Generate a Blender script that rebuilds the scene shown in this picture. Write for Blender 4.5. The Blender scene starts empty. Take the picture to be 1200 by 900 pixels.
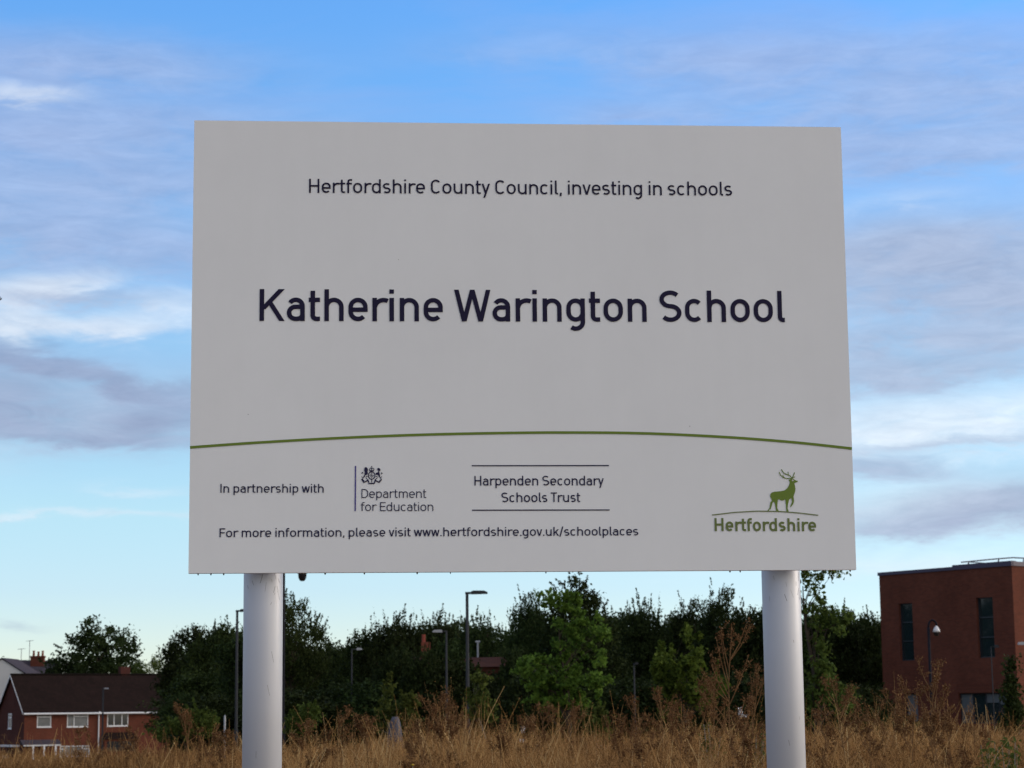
import bpy, math, random
import numpy as np
from mathutils import Vector, Matrix

C = bpy.context.scene.collection
scene = bpy.context.scene
R = math.radians

# ------------------------------------------------------------------ camera
F_PX = 2480.0                       # focal length in pixels of a 1200 wide picture
PITCH, ROLL, EYE = 0.1536, -0.0104, 1.6
cp, sp = math.cos(PITCH), math.sin(PITCH)
cr, sr = math.cos(ROLL), math.sin(ROLL)
FWD = Vector((0, cp, sp))
UP0 = Vector((0, -sp, cp))
RT0 = Vector((1, 0, 0))
RT = cr * RT0 + sr * UP0
UP = -sr * RT0 + cr * UP0
cam_d = bpy.data.cameras.new('camera')
cam = bpy.data.objects.new('camera', cam_d)
C.objects.link(cam)
m = Matrix((RT, UP, -FWD)).transposed().to_4x4()
m.translation = (0, 0, EYE)
cam.matrix_world = m
cam_d.sensor_width = 36
cam_d.lens = F_PX / 1200 * 36
cam_d.clip_start, cam_d.clip_end = 0.1, 6000
cam_d.dof.use_dof = True
cam_d.dof.focus_distance = 9.1
cam_d.dof.aperture_fstop = 11
scene.camera = cam


def ray(px, py):
    return ((px - 600) * RT + (450 - py) * UP + F_PX * FWD).normalized()


def at(px, py, Y):
    """point seen at a photograph position, at world distance Y"""
    d = ray(px, py)
    return Vector((0, 0, EYE)) + d * (Y / d.y)


# ------------------------------------------------------------------ light
SUN_EL, SUN_AZ = R(16), R(80)       # azimuth clockwise from the viewing direction
SKY = 0.15
EXPO = 0.5
scene.view_settings.view_transform = 'Standard'
scene.view_settings.look = 'None'
scene.view_settings.exposure = EXPO
scene.view_settings.gamma = 1.0
scene.view_settings.use_curve_mapping = False
sun_d = bpy.data.lights.new('sun', 'SUN')
sun_d.energy = 1.0
sun_d.angle = R(12)
sun_d.color = (1.0, 0.86, 0.70)
sun = bpy.data.objects.new('sun', sun_d)
C.objects.link(sun)
SUN_DIR = Vector((math.sin(SUN_AZ) * math.cos(SUN_EL), math.cos(SUN_AZ) * math.cos(SUN_EL), math.sin(SUN_EL)))
sun.rotation_euler = SUN_DIR.to_track_quat('Z', 'Y').to_euler()

world = bpy.data.worlds.new('World')
scene.world = world
world.use_nodes = True
WT = world.node_tree
WT.nodes.clear()


class G:
    """tiny helper for building node graphs"""
    def __init__(s, t): s.t = t
    def n(s, kind, **kw):
        nd = s.t.nodes.new(kind)
        for k, v in kw.items(): setattr(nd, k, v)
        return nd
    def put(s, sock, v):
        if isinstance(v, bpy.types.NodeSocket): s.t.links.new(v, sock)
        else: sock.default_value = v
    def m(s, op, a, b=None, c=None, clamp=False):
        nd = s.n('ShaderNodeMath', operation=op, use_clamp=clamp)
        s.put(nd.inputs[0], a)
        if b is not None: s.put(nd.inputs[1], b)
        if c is not None: s.put(nd.inputs[2], c)
        return nd.outputs[0]
    def mix(s, f, a, b, mode='MIX'):
        nd = s.n('ShaderNodeMix', data_type='RGBA', blend_type=mode)
        s.put(nd.inputs[0], f); s.put(nd.inputs[6], a); s.put(nd.inputs[7], b)
        return nd.outputs[2]
    def noise(s, vec, scale, detail=5, rough=0.55, dist=0.0):
        nd = s.n('ShaderNodeTexNoise')
        if vec is not None: s.t.links.new(vec, nd.inputs['Vector'])
        nd.inputs['Scale'].default_value = scale
        nd.inputs['Detail'].default_value = detail
        nd.inputs['Roughness'].default_value = rough
        nd.inputs['Distortion'].default_value = dist
        return nd.outputs['Fac']
    def ramp(s, f, stops):
        nd = s.n('ShaderNodeValToRGB')
        s.put(nd.inputs[0], f)
        el = nd.color_ramp.elements
        while len(el) < len(stops): el.new(0.5)
        for e, (p, c) in zip(el, stops):
            e.position = p; e.color = (*c, 1) if len(c) == 3 else c
        return nd.outputs[0]
    def comb(s, x, y, z):
        nd = s.n('ShaderNodeCombineXYZ')
        s.put(nd.inputs[0], x); s.put(nd.inputs[1], y); s.put(nd.inputs[2], z)
        return nd.outputs[0]


def lin(r, g, b):
    f = lambda c: (c / 255 / 12.92) if c / 255 <= 0.04045 else ((c / 255 + 0.055) / 1.055) ** 2.4
    return (f(r), f(g), f(b))


def uv_of(px, py):
    d = ray(px, py)
    return math.atan2(d.x, d.y), d.z / math.hypot(d.x, d.y)


def build_sky():
    g = G(WT)
    out = g.n('ShaderNodeOutputWorld')
    bg = g.n('ShaderNodeBackground')
    bg.inputs[1].default_value = SKY
    sky = g.n('ShaderNodeTexSky', sky_type='NISHITA')
    sky.sun_disc = False
    sky.sun_elevation = SUN_EL
    sky.sun_rotation = SUN_AZ
    sky.altitude = 100
    sky.air_density = 1.0
    sky.dust_density = 0.0
    sky.ozone_density = 3.0
    co = g.n('ShaderNodeTexCoord').outputs['Generated']
    sep = g.n('ShaderNodeSeparateXYZ')
    WT.links.new(co, sep.inputs[0])
    x, y, z = sep.outputs
    u = g.m('ARCTAN2', x, y)
    hyp = g.m('SQRT', g.m('ADD', g.m('MULTIPLY', x, x), g.m('MULTIPLY', y, y)))
    v = g.m('DIVIDE', z, g.m('MAXIMUM', hyp, 0.02))
    uv = g.comb(u, v, 0.0)
    # slow warps so that cloud edges are ragged
    st = g.n('ShaderNodeMapping'); WT.links.new(uv, st.inputs[0]); st.inputs['Scale'].default_value = (9, 26, 1)
    st.inputs['Rotation'].default_value = (0, 0, 0.06)
    n1 = g.noise(st.outputs[0], 1.0, 7, 0.6, 0.6)
    st2 = g.n('ShaderNodeMapping'); WT.links.new(uv, st2.inputs[0]); st2.inputs['Scale'].default_value = (22, 75, 1)
    st2.inputs['Location'].default_value = (4.3, 1.7, 2.0)
    n2 = g.noise(st2.outputs[0], 1.0, 7, 0.62, 0.4)
    uw = g.m('ADD', u, g.m('MULTIPLY', g.m('SUBTRACT', n1, 0.5), 0.07))
    vw = g.m('ADD', v, g.m('ADD', g.m('MULTIPLY', g.m('SUBTRACT', n1, 0.5), 0.024), g.m('MULTIPLY', g.m('SUBTRACT', n2, 0.5), 0.020)))
    tex = g.m('MULTIPLY_ADD', n2, 2.1, g.m('MULTIPLY_ADD', n1, 1.5, -0.86), clamp=False)

    def layer(blobs, cap=0.9):
        tot = None
        for (px, py, hw, hh, slope, amp) in blobs:
            u0, v0 = uv_of(px, py)
            su, sv = hw / F_PX, hh / F_PX
            du = g.m('SUBTRACT', uw, u0)
            dv = g.m('SUBTRACT', vw, v0)
            dv = g.m('ADD', dv, g.m('MULTIPLY', du, slope))
            a = g.m('POWER', g.m('ABSOLUTE', g.m('DIVIDE', du, su)), 2.0)
            b = g.m('POWER', g.m('ABSOLUTE', g.m('DIVIDE', dv, sv)), 2.0)
            e = g.m('MULTIPLY', g.m('EXPONENT', g.m('MULTIPLY', g.m('ADD', a, b), -1.0)), amp)
            tot = e if tot is None else g.m('ADD', tot, e)
        return g.m('MULTIPLY', g.m('SUBTRACT', 1.0, g.m('EXPONENT', g.m('MULTIPLY', g.m('MULTIPLY', tot, g.m('MAXIMUM', tex, 0.0)), -1.15))), cap)

    k = 1.0 / SKY / 2 ** EXPO
    sc = lambda c: tuple(q * k for q in c) + (1,)
    st4 = g.n('ShaderNodeMapping'); WT.links.new(uv, st4.inputs[0]); st4.inputs['Scale'].default_value = (30, 120, 1)
    n4 = g.noise(st4.outputs[0], 1.0, 8, 0.68, 0.8)
    grain = g.m('MULTIPLY_ADD', n4, 0.6, g.m('MULTIPLY_ADD', n2, 0.5, 0.45))

    def tone(col):
        return g.mix(1.0, sc(col), g.comb(grain, g.m('MULTIPLY_ADD', grain, 0.95, 0.05), g.m('MULTIPLY_ADD', grain, 0.75, 0.25)), 'MULTIPLY')

    # blue of the clear air: the Nishita sky, shifted a little to the camera's colour response
    tint = g.ramp(g.m('MULTIPLY', v, 2.5, clamp=True), SKY_TINT)
    base = g.mix(1.0, sky.outputs[0], tint, 'MULTIPLY')
    # thin veil of scattered cloud over the whole sky
    stv = g.n('ShaderNodeMapping'); WT.links.new(uv, stv.inputs[0]); stv.inputs['Scale'].default_value = (4, 17, 1)
    stv.inputs['Location'].default_value = (2.1, 0.6, 0)
    nv = g.noise(stv.outputs[0], 1.0, 8, 0.58, 0.5)
    veil = g.m('MULTIPLY', g.m('SUBTRACT', nv, 0.44), 1.5, clamp=True)
    veil = g.m('MULTIPLY', veil, g.m('MULTIPLY', g.m('SUBTRACT', v, 0.10), 6.0, clamp=True), clamp=True)
    c = g.mix(veil, base, sc(lin(160, 182, 236)))
    lilac = layer([(80, 75, 200, 32, -.02, 1.5), (60, 150, 230, 36, -.03, 2.0), (110, 215, 200, 34, -.05, 2.0), (70, 275, 190, 32, 0, 2.2), (170, 305, 100, 24, 0, 1.4),
                   (1120, 120, 250, 60, .05, 2.4), (1110, 180, 170, 24, .05, 1.4), (900, 60, 200, 30, .03, .9), (760, 130, 90, 16, 0, .6), (620, 60, 130, 30, 0, .4), (1040, 205, 60, 30, 0, .5)], .8)
    c = g.mix(lilac, c, tone(lin(166, 184, 222)))
    white = layer([(55, 338, 60, 14, -.12, 1.8), (85, 384, 120, 14, -.05, 1.6), (10, 365, 40, 30, 0, 1.1), (190, 358, 50, 14, .05, .9), (25, 108, 55, 11, 0, .9),
                   (1120, 492, 170, 30, 0, 1.5), (1050, 240, 60, 10, 0, .3), (60, 605, 180, 5, 0, .6), (160, 575, 60, 6, 0, .3), (1130, 590, 160, 30, 0, .8), (1100, 660, 200, 14, 0, .5), (-200, 500, 150, 60, 0, .8), (1500, 400, 200, 60, 0, .8)])
    c = g.mix(white, c, tone(lin(230, 238, 249)))
    mid = layer([(1110, 315, 200, 50, .03, 2.5), (1170, 350, 150, 22, 0, 1.7), (1060, 290, 100, 26, 0, 1.3), (1100, 398, 180, 19, .0, 1.9), (1110, 435, 160, 17, 0, 1.7), (1020, 440, 60, 25, 0, .7),
                 (60, 470, 190, 44, -.05, .75), (150, 500, 110, 22, -.05, .8), (85, 352, 70, 8, 0, 1.1), (-250, 300, 200, 60, 0, 1.0), (1500, 250, 200, 70, 0, 1),
                 (1050, 541, 80, 13, .08, 1.3), (1150, 600, 150, 22, -.05, 1.35), (1060, 620, 70, 8, 0, .9), (1185, 578, 80, 14, 0, .9), (1130, 515, 120, 6, 0, .6)])
    c = g.mix(mid, c, tone(lin(174, 186, 213)))
    dark = layer([(110, 438, 170, 13, .20, 1.5), (10, 425, 60, 12, .1, .9), (10, 480, 60, 32, .0, 1.2), (195, 488, 60, 16, 0, 1.25), (120, 511, 110, 8, 0, 1.0),
                  (1165, 603, 90, 12, -.05, .5), (-200, 440, 180, 40, 0, 1.0), (1400, 560, 200, 40, 0, .8), (30, 730, 30, 5, 0, .3)])
    c = g.mix(dark, c, tone(lin(150, 164, 197)))
    # added cloud decks out of view, shaped to light the board and posts
    st3 = g.n('ShaderNodeMapping'); WT.links.new(co, st3.inputs[0]); st3.inputs['Scale'].default_value = (2.2, 2.2, 5.5)
    n3 = g.noise(st3.outputs[0], 1.0, 8, 0.55, 0.3)
    far = g.m('SUBTRACT', 1.0, g.m('MULTIPLY', g.m('SUBTRACT', g.m('ABSOLUTE', u), 0.33), 5.0, clamp=True))
    high = g.m('MULTIPLY', g.m('SUBTRACT', v, 0.36), 4.0, clamp=True)
    outm = g.m('MAXIMUM', g.m('SUBTRACT', 1.0, far), high)
    deck = g.m('MULTIPLY', g.m('MULTIPLY', g.m('SUBTRACT', n3, 0.36), 5.0, clamp=True), outm)
    vm = g.n('ShaderNodeVectorMath', operation='DOT_PRODUCT'); WT.links.new(co, vm.inputs[0])
    vm.inputs[1].default_value = (math.sin(R(112)) * .93, math.cos(R(112)) * .93, .36)
    glow = g.m('POWER', g.m('MAXIMUM', vm.outputs['Value'], 0.0), 2.0)
    dcol = g.mix(glow, sc(DECK), sc(DECK_FILL))
    c = g.mix(g.m('MULTIPLY', deck, 0.9), c, dcol)
    WT.links.new(c, bg.inputs[0])
    WT.links.new(bg.outputs[0], out.inputs[0])


DECK = (.48, .50, .56)            # unseen cloud overhead and behind, tone set for the light on the board
DECK_FILL = (2.82, 2.47, 1.95)      # brightness added to that cloud on the right, fills board and posts
_meas = [(10, (.157, .295, .505), (.15, .43, .95)), (200, (.197, .36, .579), (.20, .51, .98)), (450, (.296, .5, .685), (.37, .68, .96)), (600, (.424, .636, .713), (.53, .83, .975)), (690, (.563, .734, .669), (.63, .86, .95))]
SKY_TINT = [(uv_of(600, py)[1] * 2.5, tuple(w / q / 2 ** EXPO for q, w in zip(a_, b_))) for py, a_, b_ in _meas][::-1]
build_sky()

# ------------------------------------------------------------------ materials
MATS = {}


def mat(name, col, rough=0.6, spec=0.3, var=0.0, vscale=3.0, metal=0.0, bump=0.0, bscale=40, var_col=None):
    if name in MATS: return MATS[name]
    mt = bpy.data.materials.new(name)
    mt.use_nodes = True
    t = mt.node_tree; t.nodes.clear(); g = G(t)
    o = g.n('ShaderNodeOutputMaterial'); p = g.n('ShaderNodeBsdfPrincipled')
    t.links.new(p.outputs[0], o.inputs[0])
    p.inputs['Roughness'].default_value = rough
    p.inputs['Specular IOR Level'].default_value = spec
    p.inputs['Metallic'].default_value = metal
    co = g.n('ShaderNodeTexCoord').outputs['Object']
    if var > 0:
        f = g.noise(co, vscale, 6, 0.6)
        c2 = var_col or tuple(q * (1 - var) for q in col)
        c = g.ramp(f, [(0.3, c2), (0.7, col)])
        t.links.new(c, p.inputs['Base Color'])
    else:
        p.inputs['Base Color'].default_value = (*col, 1)
    if bump > 0:
        b = g.n('ShaderNodeBump'); b.inputs['Strength'].default_value = bump
        t.links.new(g.noise(co, bscale, 4), b.inputs['Height']); t.links.new(b.outputs[0], p.inputs['Normal'])
    MATS[name] = mt
    return mt


def leaf_mat(name, dark, light, trans=0.35, scale=0.8):
    if name in MATS: return MATS[name]
    mt = bpy.data.materials.new(name); mt.use_nodes = True
    t = mt.node_tree; t.nodes.clear(); g = G(t)
    o = g.n('ShaderNodeOutputMaterial')
    co = g.n('ShaderNodeTexCoord').outputs['Object']
    f = g.noise(co, scale, 3, 0.6)
    at_ = g.n('ShaderNodeAttribute', attribute_name='shade')
    f2 = g.m('MULTIPLY_ADD', at_.outputs['Fac'], 0.7, g.m('MULTIPLY_ADD', f, 0.9, -0.35), clamp=True)
    c = g.ramp(f2, [(0.1, dark), (0.95, light)])
    oi = g.n('ShaderNodeObjectInfo')
    hs = g.n('ShaderNodeHueSaturation')
    t.links.new(c, hs.inputs['Color'])
    t.links.new(g.m('MULTIPLY_ADD', oi.outputs['Random'], 0.03, 0.485), hs.inputs['Hue'])
    t.links.new(g.m('MULTIPLY_ADD', oi.outputs['Random'], 0.5, 0.75), hs.inputs['Value'])
    d = g.n('ShaderNodeBsdfPrincipled'); d.inputs['Roughness'].default_value = 0.7
    d.inputs['Specular IOR Level'].default_value = 0.08
    tr = g.n('ShaderNodeBsdfTranslucent')
    t.links.new(hs.outputs[0], d.inputs['Base Color'])
    t.links.new(g.mix(0.5, hs.outputs[0], (0.10, 0.16, 0.02, 1), 'ADD') if False else hs.outputs[0], tr.inputs['Color'])
    mx = g.n('ShaderNodeMixShader'); mx.inputs[0].default_value = trans
    t.links.new(d.outputs[0], mx.inputs[1]); t.links.new(tr.outputs[0], mx.inputs[2])
    t.links.new(mx.outputs[0], o.inputs[0])
    MATS[name] = mt
    return mt


def brick_mat(name, c1, c2, mortar, sx=1.0, bw=0.225, bh=0.075):
    if name in MATS: return MATS[name]
    mt = bpy.data.materials.new(name); mt.use_nodes = True
    t = mt.node_tree; t.nodes.clear(); g = G(t)
    o = g.n('ShaderNodeOutputMaterial'); p = g.n('ShaderNodeBsdfPrincipled')
    p.inputs['Roughness'].default_value = 0.9; p.inputs['Specular IOR Level'].default_value = 0.05
    co = g.n('ShaderNodeTexCoord').outputs['UV']
    b = g.n('ShaderNodeTexBrick')
    t.links.new(co, b.inputs['Vector'])
    b.inputs['Scale'].default_value = 1.0
    b.inputs['Brick Width'].default_value = bw; b.inputs['Row Height'].default_value = bh
    b.inputs['Mortar Size'].default_value = 0.008
    b.inputs['Color1'].default_value = (*c1, 1); b.inputs['Color2'].default_value = (*c2, 1); b.inputs['Mortar'].default_value = (*mortar, 1)
    f = g.noise(co, 0.5, 6, 0.65)
    dirt = g.ramp(f, [(0.3, (.78, .76, .76)), (0.7, (1.1, 1.08, 1.05))])
    t.links.new(g.mix(1.0, b.outputs[0], dirt, 'MULTIPLY'), p.inputs['Base Color'])
    t.links.new(p.outputs[0], o.inputs[0])
    MATS[name] = mt
    return mt


M_BRICK_RED = brick_mat('red_brick', (.135, .042, .026), (.10, .032, .021), (.12, .06, .045))
M_BRICK_HOUSE = brick_mat('house_brick', (.13, .036, .023), (.095, .029, .02), (.11, .06, .042))
M_TILE = brick_mat('roof_tile', (.019, .011, .010), (.014, .009, .008), (.008, .006, .005), bw=.3, bh=.33)
M_SLATE = brick_mat('slate_tile', (.07, .06, .075), (.055, .05, .065), (.03, .03, .035), bw=.3, bh=.25)
M_WHITE = mat('white_upvc', (.60, .61, .63), 0.5, .3)
M_RENDER = mat('pale_render', (.62, .61, .58), 0.9, .1, .12, .6)
M_GLASS = mat('window_glass', (.016, .02, .024), 0.06, .6)
M_GLASS2 = mat('curtained_glass', (.17, .18, .185), 0.15, .5, .35, 1.2)
M_BLIND = mat('window_blind', (.085, .10, .105), 0.6, .4)
M_STEEL = mat('galvanised_steel', (.20, .21, .23), 0.55, .3, .2, 6)
M_GREYPOLE = mat('grey_painted_steel', (.036, .038, .042), 0.85, .1, .2, 6)
M_BLACK = mat('black_painted_steel', (.010, .010, .015), 0.85, .1)
M_LANT = mat('lantern_grey', (.30, .31, .33), 0.5, .4)
M_COPING = mat('dark_metal_coping', (.045, .035, .07), 0.5, .4)
M_BARK = mat('bark', (.075, .058, .042), 0.9, .1, .5, 8, bump=.4)
M_PALEBARK = mat('pale_bark', (.26, .23, .19), 0.9, .1, .4, 8)


def sign_mat():
    mt = bpy.data.materials.new('white_sign_face'); mt.use_nodes = True
    t = mt.node_tree; t.nodes.clear(); g = G(t)
    o = g.n('ShaderNodeOutputMaterial'); p = g.n('ShaderNodeBsdfPrincipled')
    p.inputs['Roughness'].default_value = 0.45; p.inputs['Specular IOR Level'].default_value = 0.25
    co = g.n('ShaderNodeTexCoord').outputs['Object']
    f = g.noise(co, 1.3, 8, 0.7)
    c = g.ramp(f, [(0.25, (.745, .742, .738)), (0.75, (.80, .797, .79))])
    mp = g.n('ShaderNodeMapping'); t.links.new(co, mp.inputs[0]); mp.inputs['Scale'].default_value = (1, 1, .12)
    f2 = g.noise(mp.outputs[0], 14, 4, 0.6)            # faint vertical rain streaks
    c = g.mix(1.0, c, g.ramp(f2, [(0.3, (.988, .988, .986)), (0.65, (1, 1, 1))]), 'MULTIPLY')
    vo = g.n('ShaderNodeTexVoronoi'); t.links.new(co, vo.inputs['Vector']); vo.inputs['Scale'].default_value = 5.5
    sp_ = g.m('LESS_THAN', vo.outputs['Distance'], 0.014)      # fly specks
    c = g.mix(g.m('MULTIPLY', sp_, .55), c, (.2, .19, .18, 1))
    t.links.new(c, p.inputs['Base Color']); t.links.new(p.outputs[0], o.inputs[0])
    return mt


M_SIGN = sign_mat()
M_POST = mat('pale_grey_post', (.57, .58, .62), 0.5, .4, .08, 2.2, metal=.25)
M_INK = mat('navy_vinyl', (.012, .009, .035), 0.6, .15)
M_INK2 = mat('thin_navy_vinyl', (.02, .018, .055), 0.6, .15)
M_BAR = mat('violet_vinyl', (.075, .06, .24), 0.6, .15)
M_GREEN = mat('olive_green_vinyl', (.145, .21, .035), 0.6, .15)
M_GREEN2 = mat('grey_green_vinyl', (.145, .18, .06), 0.6, .15)
M_CREST = mat('pale_vinyl', (.55, .52, .46), 0.6, .15)

# ------------------------------------------------------------------ mesh helpers


class MB:
    def __init__(s): s.v = []; s.f = []; s.uv = []
    def face(s, pts, uvs=None):
        i = len(s.v); s.v += [tuple(p) for p in pts]; s.f.append(tuple(range(i, i + len(pts))))
        s.uv += [tuple(q) for q in uvs] if uvs else [(0, 0)] * len(pts)
    def box(s, o, a, b, c):
        """box from corner o along vectors a, b, c"""
        o, a, b, c = Vector(o), Vector(a), Vector(b), Vector(c)
        if a.cross(b).dot(c) < 0: a, b = b, a
        la, lb, lc = a.length, b.length, c.length
        for (p, q, r, lq, lr) in ((o, b, a, lb, la), (o + c, a, b, la, lb), (o, a, c, la, lc), (o + b, c, a, lc, la), (o, c, b, lc, lb), (o + a, b, c, lb, lc)):
            s.face([p, p + q, p + q + r, p + r], [(0, 0), (lq, 0), (lq, lr), (0, lr)])
    def cbox(s, c, sx, sy, sz):
        s.box((c[0] - sx / 2, c[1] - sy / 2, c[2] - sz / 2), (sx, 0, 0), (0, sy, 0), (0, 0, sz))
    def tube(s, pts, rad, n=8, cap=True):
        pts = [Vector(p) for p in pts]
        rings = []
        ref = Vector((0.31, 0.95, 0.05))
        for i, p in enumerate(pts):
            d = (pts[min(i + 1, len(pts) - 1)] - pts[max(i - 1, 0)]).normalized()
            a = d.cross(ref)
            if a.length < 1e-3: a = d.cross(Vector((1, 0, 0)))
            a.normalize(); b = a.cross(d).normalized()
            r = rad[i] if isinstance(rad, (list, tuple)) else rad
            rings.append([p + (a * math.cos(2 * math.pi * k / n) + b * math.sin(2 * math.pi * k / n)) * r for k in range(n)])
        base = len(s.v)
        for rg in rings: s.v += [tuple(q) for q in rg]
        for i in range(len(rings) - 1):
            for k in range(n):
                k2 = (k + 1) % n
                s.f.append((base + i * n + k, base + i * n + k2, base + (i + 1) * n + k2, base + (i + 1) * n + k)); s.uv += [(0, 0)] * 4
        if cap:
            s.f.append(tuple(base + k for k in range(n))[::-1]); s.uv += [(0, 0)] * n
            s.f.append(tuple(base + (len(rings) - 1) * n + k for k in range(n))); s.uv += [(0, 0)] * n
    def build(s, name, material, parent=None, smooth=False, bevel=0.0):
        off = Vector(parent.get('_w', (0, 0, 0))) if parent else Vector((0, 0, 0))
        me = bpy.data.meshes.new(name)
        me.from_pydata([(p[0] - off.x, p[1] - off.y, p[2] - off.z) for p in s.v], [], s.f)
        if s.uv:
            l = me.uv_layers.new(name='UVMap')
            l.data.foreach_set('uv', np.array(s.uv, dtype=np.float32).ravel())
        me.materials.append(material)
        if smooth: me.polygons.foreach_set('use_smooth', [True] * len(me.polygons))
        o = bpy.data.objects.new(name, me); C.objects.link(o)
        if parent:
            o.parent = parent
            o['_w'] = tuple(off)
        if bevel > 0:
            bv = o.modifiers.new('bevel', 'BEVEL'); bv.width = bevel; bv.segments = 2; bv.limit_method = 'ANGLE'
        return o


def np_mesh(name, verts, quads, material, shade=None):
    me = bpy.data.meshes.new(name)
    nv, nq = len(verts), len(quads)
    k = quads.shape[1]
    me.vertices.add(nv); me.vertices.foreach_set('co', verts.astype(np.float32).ravel())
    me.loops.add(nq * k); me.loops.foreach_set('vertex_index', quads.astype(np.int32).ravel())
    me.polygons.add(nq); me.polygons.foreach_set('loop_start', np.arange(0, nq * k, k, dtype=np.int32))
    me.update(calc_edges=True)
    if shade is not None:
        a = me.attributes.new('shade', 'FLOAT', 'POINT'); a.data.foreach_set('value', shade.astype(np.float32))
    me.materials.append(material)
    return me


def thing(name, label, cat, loc, group=None):
    o = bpy.data.objects.new(name, None); C.objects.link(o)
    o.empty_display_size = 0.2
    o.location = loc; o['_w'] = tuple(loc)
    o['label'] = label; o['category'] = cat
    if group: o['group'] = group
    return o


def structure(o): o['kind'] = 'structure'; return o


def copy_tree(src, loc, label, scale=(1, 1, 1), rz=0, group=None):
    r = src.copy(); C.objects.link(r)
    r.location = loc; r.scale = scale; r.rotation_euler = (0, 0, rz); r['label'] = label
    if group: r['group'] = group
    for ch in list(src.children):
        c = ch.copy(); C.objects.link(c); c.parent = r
        for gc in list(ch.children):
            d = gc.copy(); C.objects.link(d); d.parent = c
    return r


def gz(y):
    return float(np.interp(y, [-50, 10, 16, 23, 28, 45, 70, 110, 230, 400, 4000], [0, 0, .40, .62, .62, .35, .0, -.6, -3.0, -4, -4]))


# ------------------------------------------------------------------ ground
def build_ground():
    xs = np.concatenate([np.linspace(-3000, -80, 14), np.linspace(-70, 70, 90), np.linspace(80, 3000, 14)])
    ys = np.concatenate([np.linspace(-1500, -20, 8), np.linspace(-15, 60, 100), np.linspace(64, 400, 60), np.linspace(450, 4000, 12)])
    X, Y = np.meshgrid(xs, ys)
    Z = np.vectorize(gz)(Y) + 0.05 * np.sin(X * .7 + Y * .4) * np.sin(Y * .9 - X * .23) * (np.abs(X) < 70)
    V = np.stack([X, Y, Z], -1).reshape(-1, 3)
    nx, ny = len(xs), len(ys)
    I = np.arange(nx * ny).reshape(ny, nx)
    Q = np.stack([I[:-1, :-1], I[:-1, 1:], I[1:, 1:], I[1:, :-1]], -1).reshape(-1, 4)
    mt = bpy.data.materials.new('dry_earth_and_grass'); mt.use_nodes = True
    t = mt.node_tree; g = G(t)
    p = t.nodes['Principled BSDF']; p.inputs['Roughness'].default_value = 0.95; p.inputs['Specular IOR Level'].default_value = 0.05
    co = g.n('ShaderNodeTexCoord').outputs['Object']
    c = g.ramp(g.noise(co, .35, 10, .7), [(.3, (.06, .034, .015)), (.55, (.13, .07, .026)), (.75, (.08, .06, .022))])
    t.links.new(c, p.inputs['Base Color'])
    me = np_mesh('ground', V, Q, mt)
    o = bpy.data.objects.new('ground', me); C.objects.link(o); structure(o)


build_ground()

# ------------------------------------------------------------------ the sign
YAW, SX, SY, SZ, SH, SW = 0.0759, 0.0517, 8.8591, EYE + 0.5781, 1.93, 2.8
SD = Vector((math.cos(YAW), math.sin(YAW), 0))
SN = Vector((-math.sin(YAW), math.cos(YAW), 0))          # pointing away from the viewer
S0 = Vector((SX, SY, SZ))


def S(u, v, o=0.0): return S0 + SD * u + Vector((0, 0, v)) + SN * o


def onsign(px, py):
    d = ray(px, py); e = Vector((0, 0, EYE))
    t = (S0 - e).dot(SN) / d.dot(SN)
    p = e + d * t - S0
    return p.dot(SD), p.z


sign = thing('school_sign', 'large white school name board on two grey round posts, navy lettering and green curve', 'sign', (SX, SY, 0))
b = MB(); b.box(S(-SW / 2, 0, 0), SD * SW, SN * 0.035, Vector((0, 0, SH)))
panel = b.build('panel', M_SIGN, sign, bevel=.006)
b = MB()
for v in (0.28, 1.6):
    b.box(S(-SW / 2 + .08, v, .0375), SD * (SW - .16), SN * .03, Vector((0, 0, .07)))
b.build('back_rail', M_STEEL, panel)
for u in (-1.0985, 1.1067):
    b = MB(); b.tube([S(u, -SZ - .2, .152), S(u, SH - .12, .152)], .0822, 48)
    post = b.build('post', M_POST, sign, smooth=True)
    post.data.polygons.foreach_set('use_smooth', [len(p.vertices) == 4 for p in post.data.polygons])
    b = MB()
    rs = random.Random(int(u * 100))
    sc_b = MB()
    for q in range(16):
        an = rs.uniform(-2.6, -.5); zq = rs.choice([rs.uniform(-.13, -.02), rs.uniform(-.13, -.02), rs.uniform(-1.4, -.1)]); ln = rs.uniform(.008, .05); tl = rs.uniform(-.5, .5); wq = rs.uniform(.0008, .002)
        cq = lambda a_, z_: S(u + .0825 * math.cos(a_), z_, .152 + .0825 * math.sin(a_))
        sc_b.face([cq(an, zq), cq(an + wq / .08, zq), cq(an + (wq + tl * ln) / .08, zq + ln), cq(an + tl * ln / .08, zq + ln)])
    sc_b.build('scuff', mat('scuff_grey', (.16, .155, .16), .8, .1), post)
    for v in (0.315, 1.635):
        b.tube([S(u, v - .02, .152), S(u, v + .02, .152)], .0862, 32)
    b.build('clip_band', M_STEEL, post, smooth=True)

# ---- lettering: strokes of constant width with round bowls, laid on the board as vinyl sheets


def arc(cx, cy, rx, ry, a0, a1, n=14):
    return [(cx + rx * math.cos(R(a0 + (a1 - a0) * i / n)), cy + ry * math.sin(R(a0 + (a1 - a0) * i / n))) for i in range(n + 1)]


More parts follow.
